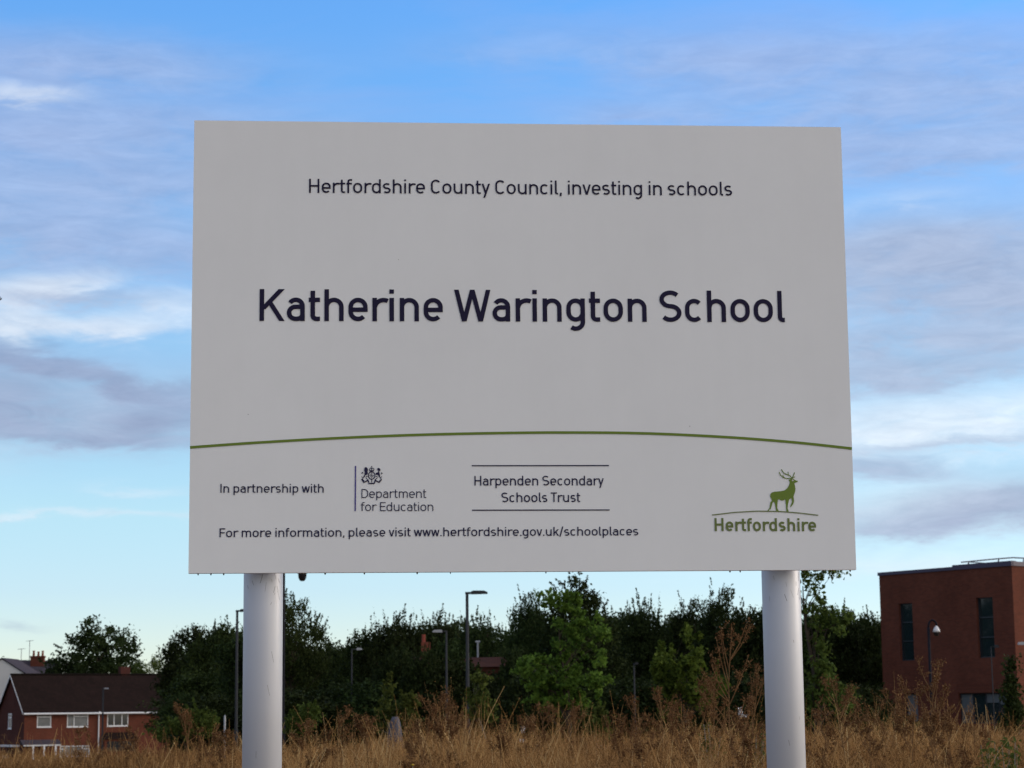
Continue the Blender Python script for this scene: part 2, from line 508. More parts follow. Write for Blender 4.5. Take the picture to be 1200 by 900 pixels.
def glyph(ch, w):
    """returns strokes, advance box width, left and right side bearing; capital height 1"""
    h = w / 2; X = .735
    st = []
    def L(*p): st.append(('L', list(p), False))
    def O(p): st.append(('L', p, True))
    def D(x0, y0, x1, y1):
        k = h * math.hypot(x1 - x0, y1 - y0) / abs(y1 - y0)
        st.append(('P', [(x0 - k, y0), (x0 + k, y0), (x1 + k, y1), (x1 - k, y1)]))
    def stad(x0, x1, y0, y1):
        r = (x1 - x0) / 2; cx = (x0 + x1) / 2; ry = min(r * 1.05, (y1 - y0) / 2)
        O(arc(cx, y1 - ry, r, ry, 0, 180)[:-1] + [(x0, y1 - ry)] + arc(cx, y0 + ry, r, ry, 180, 360)[:-1] + [(x1, y0 + ry)])
    def arch(x0, x1, y1, leg=0.0):
        r = (x1 - x0) / 2
        L(*(arc((x0 + x1) / 2, y1 - h - r, r, r, 172, 0) + [(x1, leg)]))
    RND, STM = .062, .088
    if ch == 'n': W = .585; L((h, 0), (h, X)); arch(h, W - h, X); return st, W, STM, STM - .005
    if ch == 'h': W = .585; L((h, 0), (h, 1)); arch(h, W - h, X); return st, W, STM, STM - .005
    if ch == 'm':
        W = .93; L((h, 0), (h, X)); arch(h, W / 2, X); arch(W / 2, W - h, X); return st, W, STM, STM - .005
    if ch == 'u':
        W = .585; r = (W - w) / 2
        L(*([(h, X), (h, h + r)] + arc(W / 2, h + r, r, r, 180, 352))); L((W - h, 0), (W - h, X)); return st, W, STM - .005, STM
    if ch == 'r':
        W = .44; r = .27
        L((h, 0), (h, X)); L(*arc(h + r, X - h - r, r, r, 172, 62)); return st, W, STM, -.01
    if ch == 'i': L((h, 0), (h, X)); L((h, 1 - w * .95), (h, 1.0)); return st, w, STM, STM
    if ch == 'l': r = .1; L(*([(h, 1), (h, h + r)] + arc(h + r, h + r, r, r, 180, 270, 6) + [(h + r + .05, h)])); return st, h + r + .05, STM, .045
    if ch == 'o': W = .60; stad(h, W - h, h, X - h); return st, W, RND, RND
    if ch in 'dq':
        W = .585; stad(h, W - h, h, X - h); L((W - h, 0), (W - h, 1)); return st, W, RND, STM
    if ch == 'p':
        W = .585; stad(h, W - h, h, X - h); L((h, -.27), (h, X)); return st, W, STM, RND
    if ch == 'g':
        W = .575; r = (W - w) / 2; stad(h, W - h, h, X - h)
        L(*([(W - h, X), (W - h, -.29 + h + r)] + arc(W / 2, -.29 + h + r, r, r, 0, -128))); return st, W, RND, STM
    if ch == 'e':
        W = .585; r = (W - w) / 2; m_ = X * .49; c = W / 2
        L(*([(h, m_), (W - h, m_)] + arc(c, X - h - r, r, r, 0, 180) + arc(c, h + r, r, r, 180, 318))); return st, W, RND, RND - .005
    if ch == 'c':
        W = .57; r = (W - w) / 2; c = W / 2
        L(*(arc(c, X - h - r, r, r, 42, 180) + arc(c, h + r, r, r, 180, 318))); return st, W, RND, .03
    if ch == 'a':
        W = .545; r = (W - w) / 2; c = W / 2; yb = .445; rb = (yb - w) / 2 + h * .0
        rb = (yb - h) / 2
        L(*(arc(c, X - h - r, r, r, 148, 0) + [(W - h, 0)]))
        L(*([(W - h, yb)] + arc(h + rb, h + rb, rb, rb, 90, 270) + [(W - h - .16, h)] + arc(W - h - .16, h + .15, .16, .15, 270, 350, 6))); return st, W, .055, .08
    if ch == 's' or ch == 'S':
        W, Y = (.52, X) if ch == 's' else (.68, 1.0)
        rx = (W - w) / 2; ry = (Y - w) / 4; c = W / 2
        L(*(arc(c, Y - h - ry, rx, ry, 38, 262) + arc(c, h + ry, rx, ry, 82, -142))); return st, W, .05, .05
    if ch == 't':
        W = .35; x = .12; r = .11
        L(*([(x, .95), (x, h + r)] + arc(x + r, h + r, r, r, 180, 270, 6) + [(W - .01, h)])); L((0, X - h), (W - .01, X - h)); return st, W, .04, .035
    if ch == 'f':
        W = .37; x = .12; r = .13
        L(*([(x, 0), (x, 1 - h - r)] + arc(x + r, 1 - h - r, r, r, 180, 90, 6) + [(W, 1 - h)])); L((0, X - h), (W - .01, X - h)); return st, W, .04, .01
    if ch == 'v': W = .56; D(h * 1.05, X, W / 2 - .01, 0); D(W - h * 1.05, X, W / 2 + .01, 0); return st, W, .01, .01
    if ch == 'y': W = .56; D(h * 1.05, X, W / 2, 0.02); D(W - h * 1.05, X, W / 2 - .115, -.27); return st, W, .01, .01
    if ch == 'w': W = .84; a = h * 1.05; D(a, X, W * .28, 0); D(W / 2, X, W * .28, 0); D(W / 2, X, W * .72, 0); D(W - a, X, W * .72, 0); return st, W, .01, .01
    if ch == 'k': W = .56; L((h, 0), (h, 1)); D(W - h * 1.3, X, h * 1.4, .28); D(.24, .42, W - h * 1.2, 0); return st, W, STM, .01
    if ch == 'H': W = .68; L((h, 0), (h, 1)); L((W - h, 0), (W - h, 1)); L((h, .5), (W - h, .5)); return st, W, .095, .095
    if ch == 'E': W = .58; L((h, 0), (h, 1)); L((h, 1 - h), (W, 1 - h)); L((h, .52), (W - .04, .52)); L((h, h), (W, h)); return st, W, .095, .03
    if ch == 'D':
        W = .70; r = .36
        O([(h, h), (W - h - r, h)] + arc(W - h - r, h + r, r, r, 270, 360, 8) + arc(W - h - r, 1 - h - r, r, r, 0, 90, 8) + [(h, 1 - h)]); return st, W, .095, .05
    if ch == 'I': L((h, 0), (h, 1)); return st, w, .095, .095
    if ch == 'F': W = .56; L((h, 0), (h, 1)); L((h, 1 - h), (W, 1 - h)); L((h, .5), (W - .06, .5)); return st, W, .095, .02
    if ch == 'T': W = .60; L((W / 2, 0), (W / 2, 1 - w * .5)); L((0, 1 - h), (W, 1 - h)); return st, W, .03, .0
    if ch == 'C':
        W = .66; r = (W - w) / 2; c = W / 2
        L(*(arc(c, 1 - h - r, r, r, 35, 180) + arc(c, h + r, r, r, 180, 325))); return st, W, .07, .04
    if ch == 'K': W = .76; L((h, 0), (h, 1)); D(W - h * 1.35, 1, h * 1.3, .37); D(.30, .60, W - h * 1.2, 0); return st, W, .095, .01
    if ch == 'W': W = 1.12; a = h * 1.05; D(a, 1, W * .275, 0); D(W / 2, 1, W * .275, 0); D(W / 2, 1, W * .725, 0); D(W - a, 1, W * .725, 0); return st, W, .02, .0
    if ch == ',': D(h + .02, w * 1.05, h - .02, -.12); return st, w, .07, .07
    if ch == '.': L((h, 0), (h, w * 1.05)); return st, w, .075, .075
    if ch == '/': W = .42; D(h, -.1, W - h, 1.05); return st, W, .02, .02
    raise KeyError(ch)


def ribbon(pts, w, closed):
    P = [Vector((p[0], p[1])) for p in pts]
    Q = [P[0]]
    for p in P[1:]:
        if (p - Q[-1]).length > 1e-4: Q.append(p)
    if closed and (Q[0] - Q[-1]).length < 1e-4: Q.pop()
    n = len(Q); out = []
    for i in range(n):
        if closed: a, c = Q[i - 1], Q[(i + 1) % n]
        else: a, c = Q[max(i - 1, 0)], Q[min(i + 1, n - 1)]
        p = Q[i]
        d1 = (p - a).normalized() if (p - a).length > 0 else (c - p).normalized()
        d2 = (c - p).normalized() if (c - p).length > 0 else d1
        n1 = Vector((-d1.y, d1.x)); n2 = Vector((-d2.y, d2.x))
        mth = (n1 + n2).normalized(); k = min(1 / max(mth.dot(n1), .35), 2.5)
        out.append((p + mth * k * w / 2, p - mth * k * w / 2))
    F = []
    for i in range(n if closed else n - 1):
        j = (i + 1) % n
        F.append([out[i][1], out[j][1], out[j][0], out[i][0]])
    return F


def write(name, text, p_left, p_right, cap_px, stroke, material):
    """lettering from baseline point p_left to p_right (photograph positions)"""
    ul, vl = onsign(*p_left); ur, vr = onsign(*p_right)
    mid = ((p_left[0] + p_right[0]) / 2, (p_left[1] + p_right[1]) / 2)
    cap = onsign(mid[0], mid[1] - cap_px)[1] - onsign(*mid)[1]
    x = 0; items = []; first = None
    for ch in text:
        if ch == ' ': x += .27; continue
        st, W, lb, rb = glyph(ch, stroke)
        if first is None: first = lb
        x += lb; items.append((st, x)); end = x + W; x += W + rb
    k = (ur - ul) / (end - first)
    bm = MB(); q = 0
    for st, x0 in items:
        for s in st:
            q += 1
            polys = [s[1]] if s[0] == 'P' else ribbon(s[1], stroke, s[2])
            for pl in polys:
                pts = []
                for p in pl:
                    u = ul + (x0 + p[0] - first) * k
                    v = vl + (vr - vl) * (u - ul) / (ur - ul) + p[1] * cap
                    pts.append(S(u, v, -.0022 - .00012 * (q % 7)))
                bm.face(pts)
    return bm.build(name, material, panel)


def stroke_px(bm, pts, wpx, off=-.0022, closed=False):
    """a vinyl line through photograph positions, width in photograph pixels"""
    P = [onsign(*p) for p in pts]
    wd = abs(onsign(600 + wpx, 400)[0] - onsign(600, 400)[0])
    for f in ribbon(P, wd, closed): bm.face([S(q.x, q.y, off) for q in f])


def poly_px(bm, pts, off=-.0022):
    bm.face([S(*onsign(*p), off) for p in pts][::-1])


write('heading_lettering', 'Hertfordshire County Council, investing in schools', (362.2, 226.0), (858, 229.4), 16.3, .120, M_INK)
write('title_lettering', 'Katherine Warington School', (304.1, 376.1), (919.8, 377.6), 37, .138, M_INK)
write('partner_lettering', 'In partnership with', (258.3, 577.4), (379.4, 577.4), 10.3, .125, M_INK2)
write('web_lettering', 'For more information, please visit www.hertfordshire.gov.uk/schoolplaces', (257.3, 629.6), (748, 627.4), 10.4, .125, M_INK2)
write('trust_lettering', 'Harpenden Secondary', (556, 569), (707.6, 568.8), 11.3, .125, M_INK2)
write('trust_lettering', 'Schools Trust', (587.6, 588.5), (680, 588.3), 11.3, .125, M_INK2)
write('county_lettering', 'Hertfordshire', (837.5, 622.4), (956.4, 622.6), 15.3, .165, M_GREEN2)
write('department_lettering', 'Department', (423.6, 583.5), (499.6, 583.5), 10.4, .098, M_INK2)
write('department_lettering', 'for Education', (423.0, 598.9), (507.8, 598.9), 10.4, .098, M_INK2)
bm = MB()
stroke_px(bm, [(552.9, 545.8), (713.5, 545.6)], 1.3); stroke_px(bm, [(553.2, 597.9), (714.4, 597.6)], 1.3)
bm.build('trust_rule', M_INK2, panel)
bm = MB(); stroke_px(bm, [(416.7, 546), (416.3, 599)], 1.5); bm.build('department_bar', M_BAR, panel)
bm = MB()
cv = [(222.6, 524.3), (300, 518.8), (400, 513.2), (500, 509.3), (600, 507.3), (680, 506.9), (760, 508), (850, 512.2), (930, 518.3), (998.3, 525.6)]
fine = []
for i in range(len(cv) - 1):
    p0 = cv[max(i - 1, 0)]; p1 = cv[i]; p2 = cv[i + 1]; p3 = cv[min(i + 2, len(cv) - 1)]
    for k in range(8):
        t = k / 8
        fine.append(tuple(.5 * (2 * p1[a] + (p2[a] - p0[a]) * t + (2 * p0[a] - 5 * p1[a] + 4 * p2[a] - p3[a]) * t * t + (-p0[a] + 3 * p1[a] - 3 * p2[a] + p3[a]) * t ** 3) for a in (0, 1)))
fine.append(cv[-1])
stroke_px(bm, fine, 3.0); bm.build('green_curve', M_GREEN, panel)

# stag emblem
zs = lambda pts: [(885 + x / 9.478, 540 + y / 9.478) for x, y in pts]
bm = MB()
body = [(474, 222), (468, 236), (446, 242), (433, 252), (440, 275), (446, 310), (442, 345), (432, 372), (424, 398), (402, 412), (380, 426), (371, 445), (363, 485), (359, 530), (372, 562), (346, 562), (343, 530), (339, 480), (335, 440), (328, 424),
        (318, 438), (298, 443), (275, 434), (262, 425), (251, 436), (246, 470), (243, 520), (260, 558), (233, 561), (226, 520), (216, 470), (206, 452), (191, 470), (179, 510), (171, 536), (154, 545), (149, 561), (134, 556), (145, 540), (158, 525), (163, 490), (167, 462), (186, 444),
        (178, 420), (165, 398), (167, 370), (184, 352), (215, 343), (270, 339), (325, 329), (355, 305), (374, 275), (382, 245), (380, 228), (370, 214), (383, 206), (398, 205), (410, 192), (424, 200), (440, 212), (456, 220)]
poly_px(bm, zs(body))
poly_px(bm, zs([(398, 412), (424, 398), (428, 420), (431, 450), (422, 478), (405, 502), (392, 516), (386, 508), (400, 478), (408, 455), (405, 430)]), -.0026)
for pts, w in (([(404, 198), (350, 197), (312, 186), (282, 160), (264, 126)], 1.0), ([(318, 187), (306, 156)], .8), ([(406, 192), (385, 166), (345, 150), (314, 134), (288, 95)], 1.0), ([(370, 158), (363, 122)], .8), ([(410, 190), (424, 162), (437, 128)], .9), ([(412, 188), (441, 178)], .9)):
    stroke_px(bm, zs(pts), w, -.0029)
stag = bm.build('stag_emblem', M_GREEN, panel)
bm = MB(); poly_px(bm, [(885 + (415 + 10 * math.cos(a)) / 9.478, 540 + (218 + 10 * math.sin(a)) / 9.478) for a in np.linspace(0, 2 * math.pi, 14)[:-1]], -.0034)
bm.build('stag_eye', M_CREST, panel)
bm = MB(); stroke_px(bm, [(834.2, 603.6), (861, 600.4), (886, 599), (913, 599.3), (937, 601.2), (958.8, 603.9)], 1.15, -.0032); bm.build('emblem_line', M_GREEN2, panel)

# royal arms above "Department for Education"
zc = lambda pts: [(410 + x / 10.909, 540 + y / 10.909) for x, y in pts]
bm = MB()
ring = [(279 + 42 * math.cos(a), 188 + 48 * math.sin(a)) for a in np.linspace(0, 2 * math.pi, 25)[:-1]]
stroke_px(bm, zc(ring), 1.1, closed=True)
for pts, w in (([(248, 105), (256, 132), (302, 132), (310, 105)], .8), ([(250, 104), (264, 92), (279, 100), (294, 92), (308, 104)], .7), ([(279, 66), (279, 130)], .6), ([(270, 76), (288, 76)], .6), ([(258, 120), (300, 120)], .6),
               ([(279, 150), (279, 226)], .6), ([(250, 188), (308, 188)], .6), ([(262, 168), (270, 178)], .7), ([(290, 200), (298, 210)], .7), ([(262, 205), (270, 200)], .7), ([(290, 172), (297, 168)], .7),
               ([(186, 190), (160, 235), (186, 262)], .9), ([(372, 190), (402, 235), (376, 262)], .9), ([(205, 205), (228, 200)], .8), ([(330, 205), (352, 198)], .8), ([(150, 165), (160, 150), (172, 160)], .9), ([(402, 150), (414, 160), (400, 170)], .9),
               ([(150, 200), (160, 215)], .7), ([(408, 200), (398, 215)], .7), ([(150, 232), (182, 276), (232, 248), (246, 290), (312, 290), (324, 248), (374, 276), (404, 238)], 1.35), ([(279, 240), (279, 280)], .8), ([(200, 215), (240, 250)], .8), ([(355, 215), (316, 250)], .8)):
    stroke_px(bm, zc(pts), w, -.0022 - .0001 * (len(bm.f) % 9))
for pl in ([(188, 90), (205, 78), (224, 92), (232, 115), (226, 140), (232, 165), (218, 180), (205, 176), (190, 205), (176, 216), (186, 185), (192, 150), (182, 120)],
           [(350, 98), (372, 90), (388, 104), (390, 125), (376, 140), (384, 175), (388, 215), (374, 210), (358, 178), (340, 180), (328, 168), (336, 152), (360, 148), (366, 128), (352, 118)]):
    poly_px(bm, zc(pl), -.0034)
bm.build('royal_crest', M_INK2, panel)
# hanging rain drops under the board, and the small speck of dirt
rng = random.Random(5)
bm = MB()
for px in (232, 247, 262, 381, 427, 489, 528, 640, 856, 868, 997):
    u, _ = onsign(px, 668); r = rng.uniform(.0022, .0042)
    bm.tube([S(u, -.008, .012), S(u, -.003, .012), S(u, .004, .012)], [r * .5, r, r * .9], 8)
bm.build('water_drop', M_GLASS2, panel, smooth=True)

# ------------------------------------------------------------------ foliage


def leaves(rngn, cen, size, aspect=.62, upbias=.5, shade_clump=None):
    n = len(cen)
    nrm = rngn.normal(size=(n, 3)); nrm[:, 2] += upbias * 1.5
    nrm /= np.linalg.norm(nrm, axis=1, keepdims=True)
    a = np.cross(nrm, rngn.normal(size=(n, 3))); a /= np.linalg.norm(a, axis=1, keepdims=True) + 1e-9
    bb = np.cross(nrm, a)
    s = size * rngn.uniform(.6, 1.35, (n, 1))
    v0 = cen - a * s * .5; v2 = cen + a * s * .5
    v1 = cen + bb * s * aspect * .5 + nrm * s * .12; v3 = cen - bb * s * aspect * .5 + nrm * s * .12
    V = np.stack([v0, v1, v2, v3], 1).reshape(-1, 3)
    Q = np.arange(4 * n).reshape(n, 4)
    sh = np.repeat(rngn.uniform(0, 1, n) * .6 + (shade_clump if shade_clump is not None else rngn.uniform(0, .4, n)), 4)
    return V, Q, sh


def crown_points(rngn, ell, nclump, per, cr_, nsprig, sprig_len, hollow=.55, upsprig=.6):
    vol = np.array([e[3] * e[4] * e[5] for e in ell]); vol = vol ** .8; vol /= vol.sum()
    idx = rngn.choice(len(ell), nclump, p=vol)
    E = np.array(ell)[idx]
    d = rngn.normal(size=(nclump, 3)); d /= np.linalg.norm(d, axis=1, keepdims=True)
    rad = (hollow + (1 - hollow) * rngn.uniform(0, 1, (nclump, 1))) ** .7
    rad[rngn.uniform(size=nclump) < .25] *= .6
    cc = E[:, :3] + d * E[:, 3:] * rad
    shc = rngn.uniform(0, .4, nclump)
    r = cr_ * rngn.uniform(.6, 1.3, (nclump, 1, 1))
    pts = cc[:, None, :] + rngn.normal(size=(nclump, per, 3)) * r * np.array([.55, .55, .42])
    pts = pts.reshape(-1, 3); sh = np.repeat(shc, per)
    if nsprig:
        j = rngn.choice(len(ell), nsprig, p=vol); E2 = np.array(ell)[j]
        d2 = rngn.normal(size=(nsprig, 3)); d2[:, 2] = np.abs(d2[:, 2]) * 1.2; d2 /= np.linalg.norm(d2, axis=1, keepdims=True)
        s0 = E2[:, :3] + d2 * E2[:, 3:] * .86
        dirn = d2 * (1 - upsprig) + np.array([0, 0, upsprig]) + rngn.normal(size=(nsprig, 3)) * .25
        ln = sprig_len * rngn.uniform(.4, 1.4, (nsprig, 1, 1))
        tt = rngn.uniform(0, 1, (nsprig, 26, 1))
        sp_ = s0[:, None, :] + dirn[:, None, :] * ln * tt + rngn.normal(size=(nsprig, 26, 3)) * .10 * sprig_len * (1.1 - tt)
        pts = np.concatenate([pts, sp_.reshape(-1, 3)]); sh = np.concatenate([sh, np.full(nsprig * 26, .25)])
    return pts, sh, cc


def limbs(bm, rngn, cc, H, r0, nl, split=.3, lean=(0, 0)):
    top = Vector((lean[0], lean[1], H * .82))
    def trunk(t): return Vector((top.x * t + .12 * math.sin(t * 5), top.y * t, top.z * t))
    bm.tube([trunk(t) - Vector((0, 0, .3 if t == 0 else 0)) for t in np.linspace(0, 1, 9)], [r0 * (1.25 if t == 0 else 1) * (1 - .88 * t) for t in np.linspace(0, 1, 9)], 9)
    ch = rngn.choice(len(cc), min(nl, len(cc)), replace=False)
    for i in ch:
        e = Vector(cc[i]); t = max(.12, min(.9, (e.z / top.z) - rngn.uniform(.1, .3)))
        a = trunk(t); mid = a.lerp(e, .5) + Vector((0, 0, .06 * H * rngn.uniform(-.2, .7)))
        r = r0 * (1 - .85 * t) * .5
        bm.tube([a, a.lerp(mid, .5) + Vector((0, 0, .01 * H)), mid, e], [r, r * .8, r * .55, r * .18], 5, cap=False)


def make_tree(name, label, cat, ell, H, nclump, per, cr_, nsprig, slen, leaf, lmat, r0, nl=16, seed=1, group=None, upsprig=.6, hollow=.55, bark=None, upbias=.5, lean=(0, 0)):
    rngn = np.random.default_rng(seed)
    t = thing(name, label, cat, (0, 0, 0), group)
    pts, sh, cc = crown_points(rngn, ell, nclump, per, cr_, nsprig, slen, hollow, upsprig)
    V, Q, s = leaves(rngn, pts, leaf, upbias=upbias, shade_clump=sh)
    bm = MB(); limbs(bm, rngn, cc, H, r0, nl, lean=lean)
    bm.build('trunk', bark or M_BARK, t, smooth=True)
    me = np_mesh('crown', V, Q, lmat, s)
    o = bpy.data.objects.new('crown', me); C.objects.link(o); o.parent = t
    return t


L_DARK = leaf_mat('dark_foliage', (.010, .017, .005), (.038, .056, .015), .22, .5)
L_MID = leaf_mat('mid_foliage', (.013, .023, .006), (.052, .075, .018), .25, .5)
L_OLIVE = leaf_mat('olive_foliage', (.04, .065, .014), (.115, .155, .032), .4, .5)
L_FRESH = leaf_mat('fresh_foliage', (.030, .058, .010), (.17, .25, .040), .45, 1.4)
L_WEED = leaf_mat('weed_foliage', (.035, .05, .012), (.12, .14, .03), .35, 1.4)


def lobes(rngn, base, n, rmin, rmax, zlo=-.4):
    cx, cy, cz, rx, ry, rz = base
    out = [base]
    for i in range(n):
        d = rngn.normal(size=3); d /= np.linalg.norm(d); d[2] = max(d[2], zlo)
        r = rngn.uniform(rmin, rmax)
        out.append((cx + d[0] * rx * .8, cy + d[1] * ry * .8, cz + d[2] * rz * .8, r, r, r * .85))
    return out


_r = np.random.default_rng(77)
PROTO = {}          # every prototype is 10 m tall and about 8 m wide; the first use of it is the prototype itself
SPEC = {
    'oak': dict(ell=lobes(_r, (0, 0, 6.3, 3.3, 3.3, 2.7), 9, 1.1, 1.7, -.5), nclump=230, per=60, cr_=.5, nsprig=50, slen=.6, leaf=.23, lmat=L_DARK, r0=.34, nl=34, hollow=.6, upsprig=.3),
    'dense': dict(ell=lobes(_r, (0, 0, 4.9, 3.1, 3.1, 4.3), 9, 1.2, 1.9), nclump=520, per=52, cr_=.62, nsprig=90, slen=.7, leaf=.24, lmat=L_DARK, r0=.28),
    'bushy': dict(ell=lobes(_r, (0, 0, 4.6, 3.5, 3.5, 4.1), 12, 1.1, 1.8), nclump=520, per=52, cr_=.62, nsprig=110, slen=.8, leaf=.22, lmat=L_MID, r0=.26),
    'spiky': dict(ell=lobes(_r, (0, 0, 4.4, 3.3, 3.3, 4.4), 8, 1.0, 1.6), nclump=480, per=52, cr_=.6, nsprig=170, slen=1.1, leaf=.2, lmat=L_DARK, r0=.26, upsprig=.85),
    'tall': dict(ell=[(0, 0, 3.6, 3.2, 3.2, 3.4), (.2, 0, 6.2, 2.4, 2.4, 2.6), (-1.6, .3, 6.6, 1.1, 1.1, 1.5), (1.3, 0, 7.8, 1.1, 1.1, 1.3), (-.2, .2, 8.6, .9, .9, 1.1), (-2.2, 0, 5.2, 1.2, 1.2, 1.3), (2.2, .2, 5.6, 1.2, 1.2, 1.4)], nclump=440, per=52, cr_=.55, nsprig=130, slen=.9, leaf=.2, lmat=L_DARK, r0=.24, upsprig=.6),
    'airy': dict(ell=lobes(_r, (0, 0, 6.0, 3.0, 3.0, 3.3), 10, 1.0, 1.5), nclump=320, per=40, cr_=.5, nsprig=110, slen=.9, leaf=.2, lmat=L_MID, r0=.2, nl=30, upsprig=.35),
    'willow': dict(ell=lobes(_r, (0, 0, 4.6, 3.6, 3.6, 4.2), 10, 1.0, 1.7), nclump=480, per=50, cr_=.62, nsprig=130, slen=.8, leaf=.2, lmat=L_OLIVE, r0=.26, upsprig=.1),
    'shrub': dict(ell=[(0, 0, 4.6, 4.0, 4.0, 4.6), (2.2, 0, 4, 2.4, 2.4, 3), (-2.3, .5, 3.5, 2.2, 2.2, 3)], nclump=360, per=52, cr_=.9, nsprig=100, slen=1.1, leaf=.34, lmat=L_DARK, r0=.22, upsprig=.6),
}


def plant_tree(kind, px, top, width, Y, label, group='trees in the dark belt behind the field', name=None, cat='tree', base=None, rz=None):
    p = at(px, top, Y); z0 = gz(Y) if base is None else base
    h = p.z - z0; w = width * (1.45 if group.startswith('trees') and kind in ('dense', 'bushy', 'spiky', 'tall') else 1.1) / F_PX * Y
    sc_ = (w / 8.2, w / 8.2, h / 10.3)
    rot = (px * 1.7 + Y) % 6.28 if rz is None else rz
    nm = name or {'oak': 'oak_tree', 'shrub': 'shrub'}.get(kind, 'broadleaf_tree')
    if kind not in PROTO:
        t = make_tree(nm, label, cat, H=10, seed=len(PROTO) + 3, group=group, **SPEC[kind])
        PROTO[kind] = t
        t.location = (p.x, Y, z0); t.scale = sc_; t.rotation_euler = (0, 0, rot)
    else:
        t = copy_tree(PROTO[kind], (p.x, Y, z0), label, sc_, rot, group)
        t.name = nm
    t['category'] = cat
    return t


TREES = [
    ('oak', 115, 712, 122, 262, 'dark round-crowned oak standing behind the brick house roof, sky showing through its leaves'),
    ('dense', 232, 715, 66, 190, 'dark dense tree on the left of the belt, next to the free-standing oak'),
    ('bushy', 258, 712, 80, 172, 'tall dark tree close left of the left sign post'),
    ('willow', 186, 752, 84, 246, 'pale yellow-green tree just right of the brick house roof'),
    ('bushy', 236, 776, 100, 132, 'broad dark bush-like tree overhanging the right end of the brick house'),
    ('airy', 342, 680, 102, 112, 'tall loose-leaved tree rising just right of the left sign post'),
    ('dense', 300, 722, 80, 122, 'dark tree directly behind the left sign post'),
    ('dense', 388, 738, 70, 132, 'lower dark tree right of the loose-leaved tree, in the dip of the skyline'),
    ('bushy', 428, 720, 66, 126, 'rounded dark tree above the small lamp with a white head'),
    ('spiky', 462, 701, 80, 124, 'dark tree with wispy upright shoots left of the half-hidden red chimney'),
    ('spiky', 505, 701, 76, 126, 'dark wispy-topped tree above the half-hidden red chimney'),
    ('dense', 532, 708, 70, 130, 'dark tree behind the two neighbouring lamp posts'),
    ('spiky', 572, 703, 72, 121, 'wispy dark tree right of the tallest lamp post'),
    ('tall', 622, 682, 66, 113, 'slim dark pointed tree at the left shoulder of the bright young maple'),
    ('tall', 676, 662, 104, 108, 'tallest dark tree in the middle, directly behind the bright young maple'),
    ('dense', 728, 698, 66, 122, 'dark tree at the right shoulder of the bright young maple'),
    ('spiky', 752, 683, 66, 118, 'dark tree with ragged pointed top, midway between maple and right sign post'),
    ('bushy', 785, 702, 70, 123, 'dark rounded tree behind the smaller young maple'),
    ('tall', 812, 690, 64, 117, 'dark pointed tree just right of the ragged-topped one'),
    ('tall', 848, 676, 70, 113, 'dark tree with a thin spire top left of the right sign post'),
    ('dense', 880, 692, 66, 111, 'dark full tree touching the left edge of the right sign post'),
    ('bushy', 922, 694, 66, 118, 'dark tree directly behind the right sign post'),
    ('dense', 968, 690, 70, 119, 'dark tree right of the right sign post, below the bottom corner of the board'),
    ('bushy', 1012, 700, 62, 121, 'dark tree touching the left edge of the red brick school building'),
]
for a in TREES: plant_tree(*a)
BACK = [(415, 742, 'dark tree in the second row, in the dip left of the small white-headed lamp'), (470, 722, 'dark tree in the second row, left of the red chimney'), (535, 722, 'dark tree in the second row, behind the two neighbouring lamp posts'), (595, 722, 'dark tree in the second row, left of the bright maple'),
        (640, 700, 'dark tree in the second row, behind the left shoulder of the maple'), (700, 702, 'dark tree in the second row, behind the right shoulder of the maple'), (745, 712, 'dark tree in the second row, right of the bright maple'), (795, 706, 'dark tree in the second row, above the smaller maple'), (840, 702, 'dark tree in the second row, left of the thin spire top'),
        (900, 704, 'dark tree in the second row, behind the right sign post'), (960, 704, 'dark tree in the second row, right of the right sign post'), (1005, 708, 'dark tree in the second row, near the school building'), (1030, 712, 'dark tree in the second row, partly behind the school building corner'), (330, 730, 'dark tree in the second row, right of the left sign post'), (375, 748, 'dark tree in the second row, below the loose-leaved tree')]
for i, (px, tp, lb) in enumerate(BACK): plant_tree(('dense', 'bushy')[i % 2], px, tp, 74, 138 + (i * 7) % 16, lb)
# the belt goes on outside the photograph
for i, (k, px, tp, w, Y) in enumerate([('dense', -60, 725, 110, 280), ('bushy', -190, 735, 120, 300), ('dense', 1330, 700, 120, 150), ('bushy', 1450, 710, 120, 150)]):
    plant_tree(k, px, tp, w, Y, 'dark tree of the belt outside the photograph')
SHR = [(497, 747, 40, 100, 'low dark shrub directly under the half-hidden red chimney'), (528, 737, 50, 101, 'low dark shrub hiding the middle of the brown tiled roof among the trees'), (608, 748, 44, 103, 'low dark shrub at the right end of the half-hidden brown roof'), (222, 806, 50, 118, 'low dark shrub under the broad tree by the brick house'), (255, 806, 70, 100, 'low dark shrub left of the left sign post'), (345, 800, 90, 98, 'low dark shrub right of the left sign post'),
       (395, 792, 80, 104, 'low dark shrub behind the small lamp with a white head'), (440, 790, 80, 100, 'low dark shrub behind the grey tapered stump'), (466, 745, 46, 103, 'low dark shrub below the half-hidden red chimney'),
       (532, 762, 74, 100, 'low dark shrub behind the two neighbouring lamp posts'), (588, 776, 70, 104, 'low dark shrub left of the bright young maple'), (630, 780, 74, 98, 'low dark shrub behind the left half of the bright maple'),
       (680, 780, 80, 100, 'low dark shrub behind the right half of the bright maple'), (728, 786, 74, 102, 'low dark shrub in the gap between the two young maples'), (775, 784, 74, 98, 'low dark shrub behind the smaller young maple'),
       (825, 780, 76, 101, 'low dark shrub behind the tall dry stalks'), (872, 780, 74, 98, 'low dark shrub left of the right sign post'), (925, 785, 70, 100, 'low dark shrub behind the right sign post'), (968, 790, 66, 96, 'low dark shrub right of the right sign post'), (1008, 795, 66, 98, 'low dark shrub at the left foot of the school building')]
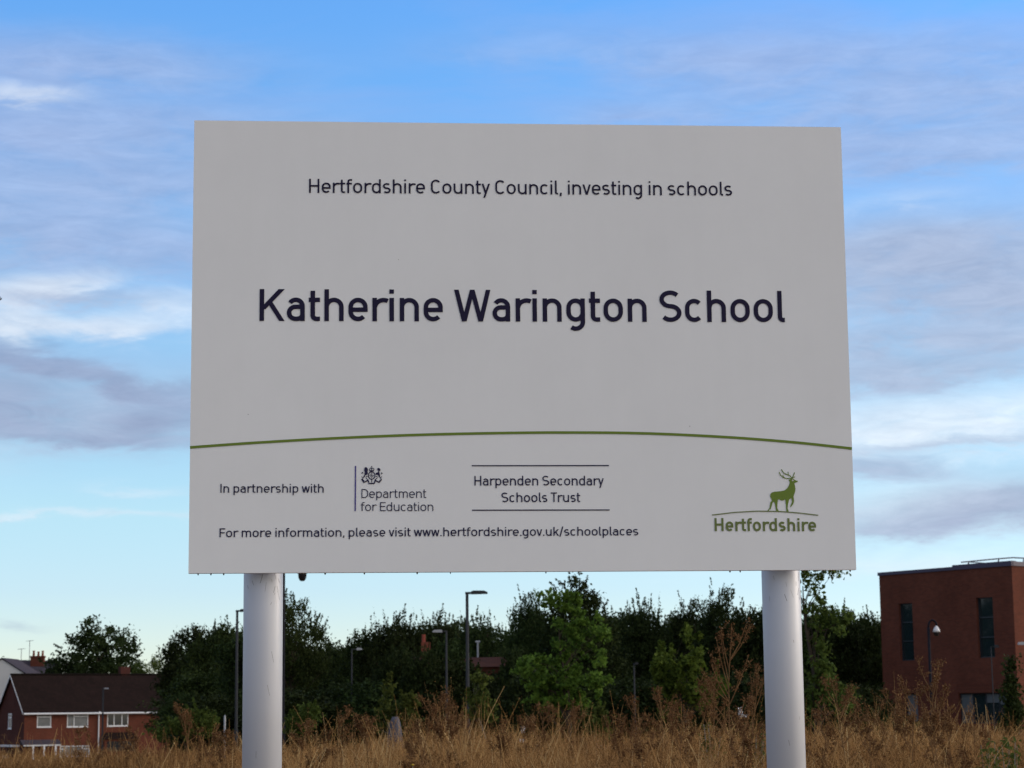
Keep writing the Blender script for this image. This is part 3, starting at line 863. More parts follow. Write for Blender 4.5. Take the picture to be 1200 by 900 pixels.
for (px, tp, w, Y, lb) in SHR:
    plant_tree('shrub', px, tp, w * 1.25, Y, lb, 'shrubs at the foot of the tree belt', 'shrub', 'shrub')

# ---- young trees in the field
def young(name, label, cat, px, top, Y, ell_px, leaf, lmat, nclump, per, cr_, nsprig, r0, seed, bark=None, nl=18, lean=(0, 0)):
    """crown lobes given as (px, py, half width px, half height px), at their real size for distance Y"""
    p = at(px, top, Y); z0 = gz(Y); k = Y / F_PX
    rngn = np.random.default_rng(seed)
    ell = []
    for (ex, ey, hw, hh) in ell_px:
        q = at(ex, ey, Y)
        ell.append((q.x - p.x, rngn.uniform(-.4, .4) * hw * k, q.z - z0, hw * k, hw * k, hh * k))
    t = make_tree(name, label, cat, ell, p.z - z0, nclump, per, cr_, nsprig, cr_ * 1.1, leaf, lmat, r0, nl, seed, bark=bark, hollow=.45, lean=lean)
    t.location = (p.x, Y, z0)
    return t


young('young_maple', 'bright green young maple with loose crown in the middle of the field', 'tree', 660, 690, 52,
      [(668, 722, 18, 30), (640, 700, 14, 18), (698, 738, 17, 17), (626, 783, 21, 14), (608, 786, 12, 10), (655, 797, 31, 27), (690, 770, 18, 20), (700, 800, 14, 14), (650, 815, 34, 22), (690, 830, 14, 22), (625, 805, 16, 14), (664, 752, 19, 22)],
      .115, L_FRESH, 190, 34, .125, 90, .06, 21, nl=40)
young('young_maple', 'smaller green young maple beside the tall dry stalks, left of the right post', 'tree', 795, 735, 50,
      [(778, 775, 16, 20), (800, 800, 28, 26), (775, 800, 14, 16), (815, 765, 12, 26), (806, 742, 7, 10), (825, 815, 18, 18), (790, 835, 16, 20), (838, 800, 14, 14)],
      .12, L_FRESH, 130, 24, .13, 60, .045, 22, nl=30)
young('slender_tree', 'slender tree with dark trunk and sparse leaves at the right edge of the right post', 'tree', 946, 640, 43,
      [(955, 680, 16, 16), (925, 660, 14, 14), (962, 665, 14, 9), (955, 720, 14, 22), (975, 735, 16, 14), (990, 722, 9, 8), (958, 770, 16, 24), (965, 805, 18, 20), (985, 820, 16, 18), (955, 835, 12, 20), (976, 673, 8, 6)],
      .10, L_OLIVE, 100, 22, .15, 60, .085, 23, nl=30)
young('sapling', 'thin upright sapling with yellow-green leaves beside the grey tapered stump', 'tree', 455, 792, 40,
      [(455, 812, 6, 20), (452, 835, 8, 16), (475, 830, 12, 14), (486, 822, 8, 8), (478, 848, 12, 12), (447, 850, 8, 8)], .085, L_WEED, 62, 16, .12, 30, .02, 24, M_PALEBARK, 14)
young('sapling', 'thin pale-stemmed sapling just right of the tallest lamp post', 'tree', 562, 785, 40,
      [(563, 808, 8, 20), (560, 832, 14, 14), (575, 835, 8, 10), (553, 820, 6, 10)], .08, L_WEED, 44, 15, .12, 26, .022, 25, M_PALEBARK, 14)
young('sapling', 'leafy green sapling among dry stalks at the foot of the bright maple', 'tree', 700, 822, 30,
      [(700, 848, 12, 18), (692, 842, 7, 12), (706, 862, 9, 12)], .06, L_WEED, 60, 16, .1, 22, .015, 26, M_PALEBARK, 10)
young('cypress_shrub', 'dark green columnar shrub before the wide ground floor window', 'shrub', 1185, 768, 60,
      [(1185, 790, 5, 18), (1184, 815, 9, 20), (1188, 840, 12, 20), (1180, 860, 10, 14)], .10, L_MID, 110, 26, .2, 40, .04, 27)
young('bramble', 'green bramble at the foot of the school building left corner', 'shrub', 1040, 838, 46,
      [(1040, 850, 16, 10), (1022, 848, 14, 10), (1060, 853, 12, 9)], .09, L_MID, 60, 22, .16, 20, .02, 28)
young('bramble', 'green bush in front of the broad dark tree, left of the left post', 'shrub', 215, 838, 60,
      [(215, 852, 18, 12), (240, 850, 16, 12), (190, 856, 14, 10), (228, 842, 10, 10)], .10, L_OLIVE, 80, 22, .2, 30, .02, 29)
young('bramble', 'green bush low in the field just right of the left post', 'shrub', 355, 828, 55,
      [(355, 845, 12, 12), (345, 850, 12, 10), (368, 838, 9, 9)], .09, L_OLIVE, 60, 20, .18, 24, .02, 30)

# ------------------------------------------------------------------ school building, right


class Wall:
    """vertical wall plane; positions from the photograph become wall coordinates"""
    def __init__(s, A, B):
        s.A = Vector((A[0], A[1], 0)); d = Vector((B[0], B[1], 0)) - s.A; s.L = d.length; s.d = d / s.L
        s.n = Vector((s.d.y, -s.d.x, 0))            # outward, towards the viewer
    def st(s, px, py):
        r = ray(px, py); e = Vector((0, 0, EYE))
        t = (s.A - e).dot(s.n) / r.dot(s.n); p = e + r * t
        return (p - s.A).dot(s.d), p.z
    def P(s, u, z, o=0.0): return s.A + s.d * u + Vector((0, 0, z)) + s.n * o
    def rect(s, x0, y0, x1, y1):
        a = s.st(x0, y1); b_ = s.st(x1, y0); return (a[0], a[1], b_[0], b_[1])
    def mesh(s, u0, z0, u1, z1, holes, depth=.12, thick=.3):
        bm = MB()
        us = sorted({u0, u1, *[q for h in holes for q in (h[0], h[2])]}); zs_ = sorted({z0, z1, *[q for h in holes for q in (h[1], h[3])]})
        for i in range(len(us) - 1):
            for j in range(len(zs_) - 1):
                cu, cz = (us[i] + us[i + 1]) / 2, (zs_[j] + zs_[j + 1]) / 2
                if any(h[0] < cu < h[2] and h[1] < cz < h[3] for h in holes): continue
                q = [(us[i], zs_[j]), (us[i + 1], zs_[j]), (us[i + 1], zs_[j + 1]), (us[i], zs_[j + 1])]
                bm.face([s.P(*p) for p in q], q)
        for (a, b0, c, d_) in holes:
            for (p, q) in (((a, b0), (c, b0)), ((c, b0), (c, d_)), ((c, d_), (a, d_)), ((a, d_), (a, b0))):
                bm.face([s.P(*q), s.P(*p), s.P(*p, -depth), s.P(*q, -depth)], [(q[0], q[1]), (p[0], p[1]), (p[0] + depth, p[1]), (q[0] + depth, q[1])])
        return bm
    def window(s, h, parent, mullions=(), transoms=(), frame=.05, fm=None, gm=None, depth=.10, sill=None):
        a, b0, c, d_ = h
        bm = MB()
        def bar(u0, z0, u1, z1): bm.box(s.P(u0, z0, -depth), s.d * (u1 - u0), Vector((0, 0, z1 - z0)), s.n * .05)
        bar(a, b0, a + frame, d_); bar(c - frame, b0, c, d_); bar(a + frame, b0, c - frame, b0 + frame); bar(a + frame, d_ - frame, c - frame, d_)
        for m_ in mullions: u = a + (c - a) * m_; bar(u - frame / 2, b0 + frame, u + frame / 2, d_ - frame)
        for (x0, x1, m_) in transoms: z = b0 + (d_ - b0) * m_; bar(a + (c - a) * x0 + frame / 2, z - frame / 2, a + (c - a) * x1 - frame / 2, z + frame / 2)
        w = bm.build('window', fm or M_WHITE, parent)
        bm = MB(); bm.face([s.P(a, b0, -depth + .01), s.P(c, b0, -depth + .01), s.P(c, d_, -depth + .01), s.P(a, d_, -depth + .01)])
        bm.build('pane', gm or M_GLASS, w)
        if sill:
            bm = MB(); bm.box(s.P(a - .06, b0 - .07, .002), s.d * (c - a + .12), Vector((0, 0, .068)), s.n * .06); bm.build('sill', sill, w)
        return w


Y1, Y2 = 112.7, 105.6
c1 = at(1030.2, 675.5, Y1); c2 = at(1185.5, 662.3, Y2)
zr = (c1.z + c2.z) / 2; zb = gz(108) - .3
WA = Wall(c1, c2)
sch = thing('school_building', 'dark red brick school building with flat roof and tall slot windows, right edge', 'building', (c1.x, c1.y, gz(108)))
holes = [WA.rect(1055.5, 706.5, 1068.8, 774.5), WA.rect(1146.8, 699.5, 1163, 771), WA.rect(1124.5, 811.5, 1183.5, 848), WA.rect(1061, 812.5, 1075, 846)]
WA.mesh(0, zb, WA.L, zr, holes, .25).build('front_wall', M_BRICK_RED, sch)
M_DARKF = mat('dark_window_frame', (.02, .024, .03), .4, .4)
M_SLOT = mat('slot_glass', (.012, .022, .024), 0.05, .7)
WA.window(holes[0], sch, (), [(0, 1, .34), (0, 1, .67)], .06, M_DARKF, M_SLOT, .2)
WA.window(holes[1], sch, (), [(0, 1, .34), (0, 1, .67)], .06, M_DARKF, M_SLOT, .2)
w3 = WA.window(holes[2], sch, (.25, .5, .76), [], .06, M_DARKF, M_SLOT, .2)
a, b0, c, d_ = holes[2]
bm = MB()
for (f0, f1, g0, g1) in ((.02, .24, .03, .96), (.51, .75, .68, .96), (.77, .98, .62, .96)):
    bm.box(WA.P(a + (c - a) * f0, b0 + (d_ - b0) * g0, -.185), WA.d * ((c - a) * (f1 - f0)), Vector((0, 0, (d_ - b0) * (g1 - g0))), WA.n * .012)
bm.build('blind', M_BLIND, w3)
w4 = WA.window(holes[3], sch, (), [], .06, M_DARKF, M_GLASS2, .2)
# side wall turning away to the right, roof and coping
nrm = WA.n
dside = (Vector((.75, .66, 0))).normalized()
c3 = Vector((c2.x, c2.y, 0)) + dside * 16
WB = Wall(c2, c3)
hb = [(1.0, zr - 5.6, 2.0, zr - 1.9), (5.0, zr - 5.6, 6.0, zr - 1.9)]
WB.mesh(0, zb, WB.L, zr, hb, .25).build('side_wall', M_BRICK_RED, sch)
for h_ in hb: WB.window(h_, sch, (), [(0, 1, .5)], .06, M_DARKF, M_SLOT, .2)
back = -WA.n * 16
A0, B0 = WA.P(0, 0), WB.P(0, 0)
bm = MB()
bm.face([WA.P(0, zb), WA.P(0, zr), WA.P(0, zr) + back, WA.P(0, zb) + back], [(0, 0), (0, zr - zb), (16, zr - zb), (16, 0)])
e3 = WB.P(WB.L, 0)
bm.face([e3 + Vector((0, 0, zb)), e3 + Vector((0, 0, zb)) + back, e3 + Vector((0, 0, zr)) + back, e3 + Vector((0, 0, zr))], [(0, 0), (16, 0), (16, zr - zb), (0, zr - zb)])
bm.build('rear_wall', M_BRICK_RED, sch)
bm = MB()
zt = Vector((0, 0, zr - .25))
bm.face([A0 + zt, B0 + zt, e3 + zt, e3 + zt + back, A0 + zt + back]); bm.build('roof', M_SLATE, sch)
bm = MB()
LS = WA.L * .58
bm.box(WA.P(-.06, zr + .003, -.3), WA.d * LS, WA.n * .36, Vector((0, 0, .17)))
bm.box(WA.P(LS - .06, zr + .003, -.3), WA.d * (WA.L - LS + .1), WA.n * .36, Vector((0, 0, .25)))
bm.box(WB.P(.06, zr + .003, -.3), WB.d * (WB.L - .06), WB.n * .36, Vector((0, 0, .22)))
bm.build('coping', M_COPING, sch)
# roof edge railing
rail = MB()
q = lambda x, y: at(1020 + x / 6.667, 640 + y / 6.667, 109)
pts = [q(708, 126), q(1000, 98), q(1112, 90), q(1260, 96)]
rail.tube(pts, .035, 6); 
rail.tube([q(770, 124), q(868, 131), q(990, 137)], .025, 6)
for (x0, y0, x1, y1) in ((770, 122, 752, 176), (870, 130, 860, 172), (1005, 97, 990, 155), (1200, 92, 1190, 150)):
    rail.tube([q(x0, y0), q(x1, y1)], .035, 6)
rail.build('roof_railing', M_STEEL, sch)
# brick soldier course above the wide window
bm = MB()
for i in range(26):
    u = a - .1 + i * (c - a + .2) / 26
    bm.box(WA.P(u, d_ + .02, .002), WA.d * ((c - a + .2) / 26 - .012), Vector((0, 0, .42)), WA.n * .012)
bm.build('soldier_course', M_BRICK_RED, sch)

# ------------------------------------------------------------------ brick house, left
YH = 228.0
cA = at(28.7, 834, YH)                                   # near corner of the front wall, at the eaves
gq = at(-1, 834, YH + 7.5) - cA; gd = Vector((gq.x, gq.y, 0)); GD = gd.length; gd.normalize(); fd = Vector((gd.y, -gd.x, 0))
ze = cA.z; zg = gz(YH) - .3; FL = 17.5
zrg = at(14.7, 792.5, YH + 3.75).z
hs = thing('brick_house', 'red brick semi-detached house with dark tiled roof and white windows, lower left', 'house', (cA.x, cA.y, gz(YH)))
WF = Wall(cA, cA + fd * FL)
fw = [WF.rect(43.2, 836, 60.2, 852.2), WF.rect(78.5, 835, 103.6, 852), WF.rect(125.5, 834.3, 150.5, 851), WF.rect(70, 873.5, 105, 887)]
WF.mesh(0, zg, FL, ze, fw, .12).build('front_wall', M_BRICK_HOUSE, hs)
WF.window(fw[0], hs, (), [(0, 1, .74)], .09, M_WHITE, M_GLASS2, .06, M_WHITE)
WF.window(fw[1], hs, (.33,), [(.33, 1, .74)], .09, M_WHITE, M_GLASS2, .06, M_WHITE)
WF.window(fw[2], hs, (.33, .7), [], .09, M_WHITE, M_GLASS, .06, M_WHITE)
WF.window(fw[3], hs, (.2, .75), [(0, .2, .7), (.75, 1, .7)], .09, M_WHITE, M_GLASS2, .06, M_WHITE)
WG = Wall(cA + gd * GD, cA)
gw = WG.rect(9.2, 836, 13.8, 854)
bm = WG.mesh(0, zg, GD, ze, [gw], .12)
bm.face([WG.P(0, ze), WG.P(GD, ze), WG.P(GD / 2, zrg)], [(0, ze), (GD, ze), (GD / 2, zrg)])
bm.build('gable_wall', brick_mat('shaded_house_brick', (.08, .025, .02), (.06, .021, .018), (.07, .042, .035)), hs)  # house brick darkened, the gable's shade is put into the colour
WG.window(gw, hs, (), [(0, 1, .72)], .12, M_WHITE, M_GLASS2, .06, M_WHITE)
rise = zrg - ze; ov = .35
sl = Vector((0, 0, 1))
def roofpt(u, g_, z): return Vector((cA.x, cA.y, 0)) + fd * u + gd * g_ + sl * z
bm = MB()
rl = math.hypot(GD / 2, rise)
dz = rise / (GD / 2) * ov
fr = [roofpt(-.25, -ov, ze - dz + .05), roofpt(FL + .2, -ov, ze - dz + .05), roofpt(FL + .2, GD / 2, zrg + .05), roofpt(-.25, GD / 2, zrg + .05)]
bk = [roofpt(FL + .2, GD + ov, ze - dz + .05), roofpt(-.25, GD + ov, ze - dz + .05), roofpt(-.25, GD / 2, zrg + .05), roofpt(FL + .2, GD / 2, zrg + .05)]
for f_ in (fr, bk):
    bm.face(f_, [(0, 0), (FL, 0), (FL, rl), (0, rl)])
    bm.face([p + Vector((0, 0, .12)) for p in f_], [(0, 0), (FL, 0), (FL, rl), (0, rl)])
    for i in range(4): bm.face([f_[i], f_[(i + 1) % 4], f_[(i + 1) % 4] + Vector((0, 0, .12)), f_[i] + Vector((0, 0, .12))])
bm.tube([roofpt(-.25, GD / 2, zrg + .18), roofpt(FL + .2, GD / 2, zrg + .18)], .13, 8)
hroof = bm.build('roof', M_TILE, hs)
bm = MB(); q0 = roofpt(12.3, GD / 2 - .1, zrg - .3)
bm.box(q0, fd * 1.1, gd * .8, Vector((0, 0, 1.35))); bm.build('chimney', MATS['shaded_house_brick'], hroof)
bm = MB()
for s_ in (-1, 1):
    e_ = roofpt(-.29, GD / 2 + s_ * (GD / 2 + ov), ze - dz - .02); r_ = roofpt(-.29, GD / 2, zrg - .02)
    bm.box(e_, r_ - e_, gd * .04 + fd * .04, Vector((0, 0, .2)))
bm.build('bargeboard', M_WHITE, hs)
bm = MB(); bm.tube([roofpt(-.2, -ov - .07, ze - dz + .06), roofpt(FL, -ov - .07, ze - dz + .06)], .10, 8); bm.build('gutter', M_WHITE, hs)
u_dp = WF.st(115.3, 850)[0]
bm = MB(); bm.tube([WF.P(u_dp, zg, .1), WF.P(u_dp, ze - .35, .1), WF.P(u_dp, ze - .1, .38)], .075, 8); bm.build('downpipe', M_WHITE, hs)
# porch with white door frame
pr = WF.rect(24, 872, 68, 888)
bm = MB(); bm.box(WF.P(pr[0], pr[3] - .16, .9), WF.d * (pr[2] - pr[0]), Vector((0, 0, .16)), WF.n * .05)
porch = bm.build('porch_fascia', M_WHITE, hs)
bm = MB()
z0, z1 = pr[3], pr[3] + .5
bm.face([WF.P(pr[0] - .1, z0, 1.0), WF.P(pr[2] + .1, z0, 1.0), WF.P(pr[2] + .1, z1, .003), WF.P(pr[0] - .1, z1, .003)], [(0, 0), (4, 0), (4, 1), (0, 1)])
bm.face([WF.P(pr[0] - .1, z0, 1.0), WF.P(pr[0] - .1, z1, .003), WF.P(pr[0] - .1, z0, .003)])
bm.face([WF.P(pr[2] + .1, z0, 1.0), WF.P(pr[2] + .1, z0, .003), WF.P(pr[2] + .1, z1, .003)])
bm.build('porch_roof', M_SLATE, porch)
bm = MB()
for (x0, x1) in ((34.5, 36.5), (47.5, 49.5), (61, 63)):
    a0 = WF.st(x0, 880)[0]; a1 = WF.st(x1, 880)[0]
    bm.box(WF.P(a0, zg, .85), WF.d * (a1 - a0), Vector((0, 0, pr[3] - .17 - zg)), WF.n * .08)
bm.build('porch_frame', M_WHITE, porch)
# bay on the right half
by = WF.rect(119, 866, 158, 890)
bm = MB(); bm.box(WF.P(by[0], zg, .003), WF.d * (by[2] - by[0]), Vector((0, 0, by[3] - zg)), WF.n * .8); bay = bm.build('bay', M_BRICK_HOUSE, hs)
bm = MB(); bm.face([WF.P(by[0] - .15, by[3] + .01, 1.0), WF.P(by[2] + .1, by[3] + .01, 1.0), WF.P(by[2] - .3, by[3] + .75, .004), WF.P(by[0] + .3, by[3] + .75, .004)], [(0, 0), (4, 0), (4, 1), (0, 1)])
bm.face([WF.P(by[0] - .15, by[3] + .01, 1.0), WF.P(by[0] + .3, by[3] + .75, .004), WF.P(by[0] - .15, by[3] + .01, .004)]); bm.build('bay_roof', M_TILE, bay)
bm = MB(); bm.box(WF.P(by[0] + .3, by[3] - 1.3, .803), WF.d * (by[2] - by[0] - .6), Vector((0, 0, 1.1)), WF.n * .04); bm.build('bay_window', M_GLASS, bay)
# lean-to window at the gable foot
gp = WG.rect(7.5, 873, 23, 886)
bm = MB(); bm.box(WG.P(gp[0], gp[3] - .2, .003), WG.d * (gp[2] - gp[0]), Vector((0, 0, .2)), WG.n * .9); bm.box(WG.P(gp[0], gp[1] - .8, .003), WG.d * .9, Vector((0, 0, .9)), WG.n * .4)
bm.build('side_canopy', M_WHITE, hs)

# pale rendered house behind, slate roof, chimney stacks
YP = 272.0
pA = at(29.5, 790, YP); zp = gz(YP) - .3
ph = thing('rendered_house', 'pale rendered gable house with slate roof and brick chimney behind the brick house', 'house', (pA.x, pA.y, gz(YP)))
ap = at(2, 772.5, YP); lf = at(-25, 790, YP)
bm = MB()
zE = pA.z
bm.face([(lf.x, YP, zp), (pA.x, YP, zp), (pA.x, YP, zE), (ap.x, YP, ap.z), (lf.x, YP, zE)])
bm.face([(pA.x, YP, zp), (pA.x, YP + 9, zp), (pA.x, YP + 9, zE), (pA.x, YP, zE)])
bm.face([(lf.x, YP + 9, zp), (lf.x, YP, zp), (lf.x, YP, zE), (lf.x, YP + 9, zE)])
bm.face([(pA.x, YP + 9, zp), (lf.x, YP + 9, zp), (lf.x, YP + 9, zE), (ap.x, YP + 9, ap.z), (pA.x, YP + 9, zE)])
bm.build('wall', M_RENDER, ph)
bm = MB()
for (e_, s_) in ((pA, 1), (lf, -1)):
    d0 = Vector((ap.x, YP - .15, ap.z + .05)); d1 = Vector((e_.x + s_ * .25, YP - .15, zE - .12))
    L_ = Vector((0, 9.3, 0)); f_ = [d0, d1, d1 + L_, d0 + L_]
    bm.face(f_, [(0, 4), (0, 0), (9, 0), (9, 4)]); bm.face([p + Vector((0, 0, .15)) for p in f_], [(0, 4), (0, 0), (9, 0), (9, 4)])
    for i in range(4): bm.face([f_[i], f_[(i + 1) % 4], f_[(i + 1) % 4] + Vector((0, 0, .15)), f_[i] + Vector((0, 0, .15))])
bm.build('roof', M_SLATE, ph)
# terrace roof running to the right with the chimney stack on it
YT = 285.0
tA = at(2, 773, YT); tB = at(66, 779.5, YT); te = at(66, 800, YT); zq = gz(YT) - .3
tr_ = thing('slate_roofed_terrace', 'low slate-roofed terrace with red chimney stack of three pots, far left', 'house', (tA.x, YT, gz(YT)))
bm = MB()
bm.box((tA.x, YT - 3.5, zq), (tB.x - tA.x, 0, 0), (0, 7, 0), (0, 0, te.z - zq)); bm.build('wall', M_BRICK_HOUSE, tr_)
bm = MB()
for s_ in (-1, 1):
    f_ = [Vector((tA.x - .2, YT, tA.z)), Vector((tB.x + .2, YT, tA.z - .2)), Vector((tB.x + .2, YT + s_ * 3.8, te.z)), Vector((tA.x - .2, YT + s_ * 3.8, te.z))]
    bm.face(f_, [(0, 4), (7, 4), (7, 0), (0, 0)])
bm.face([(tB.x, YT - 3.5, te.z), (tB.x, YT + 3.5, te.z), (tB.x, YT, tA.z - .25)])
troof = bm.build('roof', M_SLATE, tr_)
k_ = YT / F_PX
bm = MB(); q1 = at(36.5, 778, YT - .6); q2 = at(52, 778, YT - .6)
bm.box((q1.x, YT - 1.1, te.z + .2), (q2.x - q1.x, 0, 0), (0, .9, 0), (0, 0, at(40, 771, YT).z - te.z - .2))
w_ = at(40, 769, YT).z - at(40, 771, YT).z
bm.box((q1.x - .08, YT - 1.18, at(40, 771, YT).z + .003), (q2.x - q1.x + .16, 0, 0), (0, 1.06, 0), (0, 0, w_))
ch_ = bm.build('chimney', M_BRICK_HOUSE, troof)
M_POT = mat('terracotta_pot', (.22, .08, .05), .8, .2)
for px, tp in ((39.5, 762.5), (45, 763.5), (50, 762.5)):
    p = at(px, 769, YT - .65); tz = at(px, tp, YT - .65).z
    bm = MB(); bm.tube([(p.x, YT - .65, p.z), (p.x, YT - .65, tz - .15), (p.x, YT - .65, tz - .12), (p.x, YT - .65, tz)], [.17, .13, .17, .16], 10); bm.build('chimney_pot', M_POT, ch_)
for px, tp in ((24.8, 760), (34.3, 750.5)):
    p = at(px, 775, YT - .3); tz = at(px, tp, YT - .3).z
    bm = MB(); bm.tube([(p.x, YT - .3, p.z - .3), (p.x, YT - .3, tz)], .045, 6)
    bm.tube([(p.x - .5, YT - .3, tz - .1), (p.x + .5, YT - .3, tz - .02)], .03, 5)
    for i in range(5): bm.tube([(p.x - .4 + i * .2, YT - .6, tz - .08 + i * .015), (p.x - .4 + i * .2, YT, tz - .08 + i * .015)], .02, 5)
    bm.build('television_aerial', M_STEEL, troof)
# half-hidden house in the trees
YK = 112.5
kk = thing('hidden_house', 'brown tiled roof and red chimney half hidden in the dark trees left of centre', 'house', (at(540, 800, YK).x, YK, gz(YK)))
k0 = at(488, 771, YK); k1 = at(590, 770, YK); kz = at(540, 783, YK).z; kg = gz(YK) - .3
bm = MB(); bm.box((k0.x, YK - 2.5, kg), (k1.x - k0.x, 0, 0), (0, 5, 0), (0, 0, kz - kg)); bm.build('wall', M_BRICK_HOUSE, kk)
bm = MB()
for s_ in (-1, 1):
    bm.face([(k0.x - .2, YK, k0.z), (k1.x + .2, YK, k0.z), (k1.x + .2, YK + s_ * 2.8, kz), (k0.x - .2, YK + s_ * 2.8, kz)], [(0, 3), (5, 3), (5, 0), (0, 0)])
for x_ in (k0.x, k1.x): bm.face([(x_, YK - 2.5, kz), (x_, YK + 2.5, kz), (x_, YK, k0.z - .05)])
kroof = bm.build('roof', brick_mat('brown_tile', (.075, .030, .022), (.055, .024, .018), (.03, .018, .015), bw=.3, bh=.33), kk)
p = at(499, 775, YK - .4)
bm = MB(); bm.box((p.x - .22, YK - .8, p.z), (.46, 0, 0), (0, .4, 0), (0, 0, at(499, 753, YK).z - p.z)); kc = bm.build('chimney', brick_mat('bright_brick', (.21, .055, .034), (.17, .048, .03), (.16, .08, .06)), kroof)
bm = MB(); p = at(496.5, 753, YK - .5); bm.tube([(p.x, YK - .55, p.z - .02), (p.x, YK - .55, p.z + .42)], .1, 10); bm.build('chimney_pot', mat('red_pot', (.25, .05, .03), .7), kc)
p = at(560, 770, YK); bm = MB(); bm.tube([(p.x, YK, p.z - .3), (p.x, YK, at(560, 752, YK).z)], .05, 6); bm.tube([(p.x - .12, YK, at(560, 752, YK).z), (p.x + .12, YK, at(560, 752, YK).z)], .05, 6); bm.build('flue_pipe', M_LANT, kroof)

# ------------------------------------------------------------------ lamps and masts


def street_lamp(label, px, top, Y, arm_px, r, head=(.5, .14), pole_m=None, head_m=None, tilt=0.0, arm_drop=0.0):
    p = at(px, top, Y); z0 = gz(Y)
    t = thing('street_lamp', label, 'street lamp', (p.x, Y, z0), 'street lamps beyond the field')
    bm = MB(); bm.tube([(p.x, Y, z0 - .2), (p.x, Y, z0 + 1.2), (p.x, Y, z0 + 1.25), (p.x, Y, p.z)], [r * 1.35, r * 1.35, r, r * .8], 12)
    bm.build('pole', pole_m or M_GREYPOLE, t, smooth=True)
    s_ = 1 if arm_px > 0 else -1
    L_ = abs(arm_px) / F_PX * Y
    hl = min(head[0], L_ * .8)
    bm = MB(); bm.tube([(p.x - s_ * r, Y, p.z), (p.x + s_ * (L_ - hl * .8), Y, p.z + tilt)], r * .6, 8); bm.build('arm', pole_m or M_GREYPOLE, t, smooth=True)
    x0 = p.x + s_ * (L_ - hl); x1 = p.x + s_ * L_
    bm = MB()
    pr_ = [(0, -.04), (0, .05), (.15, .075), (.8, .07), (1, .02), (1, -.03)]
    wd = head[1]
    fa = [Vector((x0 + (x1 - x0) * a_, Y - wd, p.z + tilt + b_)) for a_, b_ in pr_]; fb = [q_ + Vector((0, 2 * wd, 0)) for q_ in fa]
    bm.face(fa); bm.face(fb[::-1])
    for i in range(6): bm.face([fa[i], fb[i], fb[(i + 1) % 6], fa[(i + 1) % 6]])
    lan = bm.build('lantern', head_m or M_GREYPOLE, t)
    return t


street_lamp('tallest grey street lamp with flat head pointing right, left of the bright maple', 547.3, 695, 68, 24, .06, (.55, .12))
street_lamp('grey street lamp with thin arm pointing left, close left of the tallest lamp', 523, 740, 88, -16, .05, (.4, .1), head_m=M_LANT)
street_lamp('short grey street lamp with small white head before the dark trees left of centre', 412.3, 761, 100, 12, .04, (.26, .07), head_m=M_LANT)
street_lamp('grey street lamp pole standing just left of the left sign post', 278, 716, 85, 18, .06, (.5, .12))
street_lamp('faint small street lamp between the two young maples', 743, 778, 92, 5, .04, (.25, .1))
street_lamp('grey street lamp standing in front of the brick house roof', 121, 807, 190, 6, .08, (.5, .14), head_m=M_LANT)
street_lamp('thin street lamp in front of the wide school window', 1161.3, 758, 80, 9, .02, (.16, .05))
street_lamp('street lamp whose pale head just enters at the right edge', 1205, 754.5, 75, -12, .03, (.22, .06), head_m=M_LANT)

M_DOME = mat('dark_dome', (.012, .012, .016), .08, .6)
p = at(332.4, 640, 62); z0 = gz(62)
t = thing('camera_mast', 'tall black security camera mast right of the left post with dome under the board', 'camera mast', (p.x, 62, z0))
bm = MB(); bm.tube([(p.x, 62, z0 - .2), (p.x, 62, z0 + 1.4), (p.x, 62, z0 + 1.45), (p.x, 62, p.z)], [.075, .075, .055, .05], 12); bm.build('pole', M_BLACK, t, smooth=True)
d0 = at(354.3, 671, 62)
bm = MB(); bm.tube([(p.x, 62, p.z - .15), (p.x + .3, 62, p.z - .02), (d0.x, 62, p.z), (d0.x, 62, d0.z + .1)], .03, 8); bm.build('arm', M_BLACK, t, smooth=True)
bm = MB(); bm.tube([(d0.x, 62, d0.z + .12), (d0.x, 62, d0.z + .08), (d0.x, 62, d0.z - .03)], [.06, .135, .145], 16); hd = bm.build('camera_housing', mat('dark_housing', (.10, .10, .11), .5), t, smooth=True)
bm = MB(); bm.tube([(d0.x, 62, d0.z - .033)] + [(d0.x, 62, d0.z - .05 - .2 * math.sin(a_)) for a_ in np.linspace(0, 1.5, 7)], [.13] + [.125 * math.cos(a_ * .85) for a_ in np.linspace(0, 1.5, 7)], 16); bm.build('dome', M_DOME, hd, smooth=True)

p = at(1088, 735, 72); z0 = gz(72); k_ = 72 / F_PX
t = thing('camera_mast', 'black swan-neck mast with white dome camera before the school building', 'camera mast', (p.x, 72, z0))
bm = MB(); bm.tube([(p.x, 72, z0 - .2), (p.x, 72, z0 + 1.4), (p.x, 72, z0 + 1.45), (p.x, 72, p.z)], [.07, .07, .048, .045], 12); bm.build('pole', M_BLACK, t, smooth=True)
bm = MB(); cxx = p.x + 5 * k_
bm.tube([(cxx - 5 * k_ * math.cos(a_), 72, p.z + 8 * k_ * math.sin(a_)) for a_ in np.linspace(0, math.pi * .93, 14)], .034, 8); bm.build('arm', M_BLACK, t, smooth=True)
d0 = at(1097.4, 739, 72)
bm = MB(); bm.tube([(d0.x, 72, d0.z + .16), (d0.x, 72, d0.z + .1), (d0.x, 72, d0.z + .02), (d0.x, 72, d0.z - .05)], [.03, .07, .115, .12], 16); hd = bm.build('camera_housing', M_WHITE, t, smooth=True)
bm = MB(); bm.tube([(d0.x, 72, d0.z - .053)] + [(d0.x, 72, d0.z - .06 - .13 * math.sin(a_)) for a_ in np.linspace(0, 1.5, 7)], [.1] + [.1 * math.cos(a_ * .85) for a_ in np.linspace(0, 1.5, 7)], 16); bm.build('dome', M_DOME, hd, smooth=True)

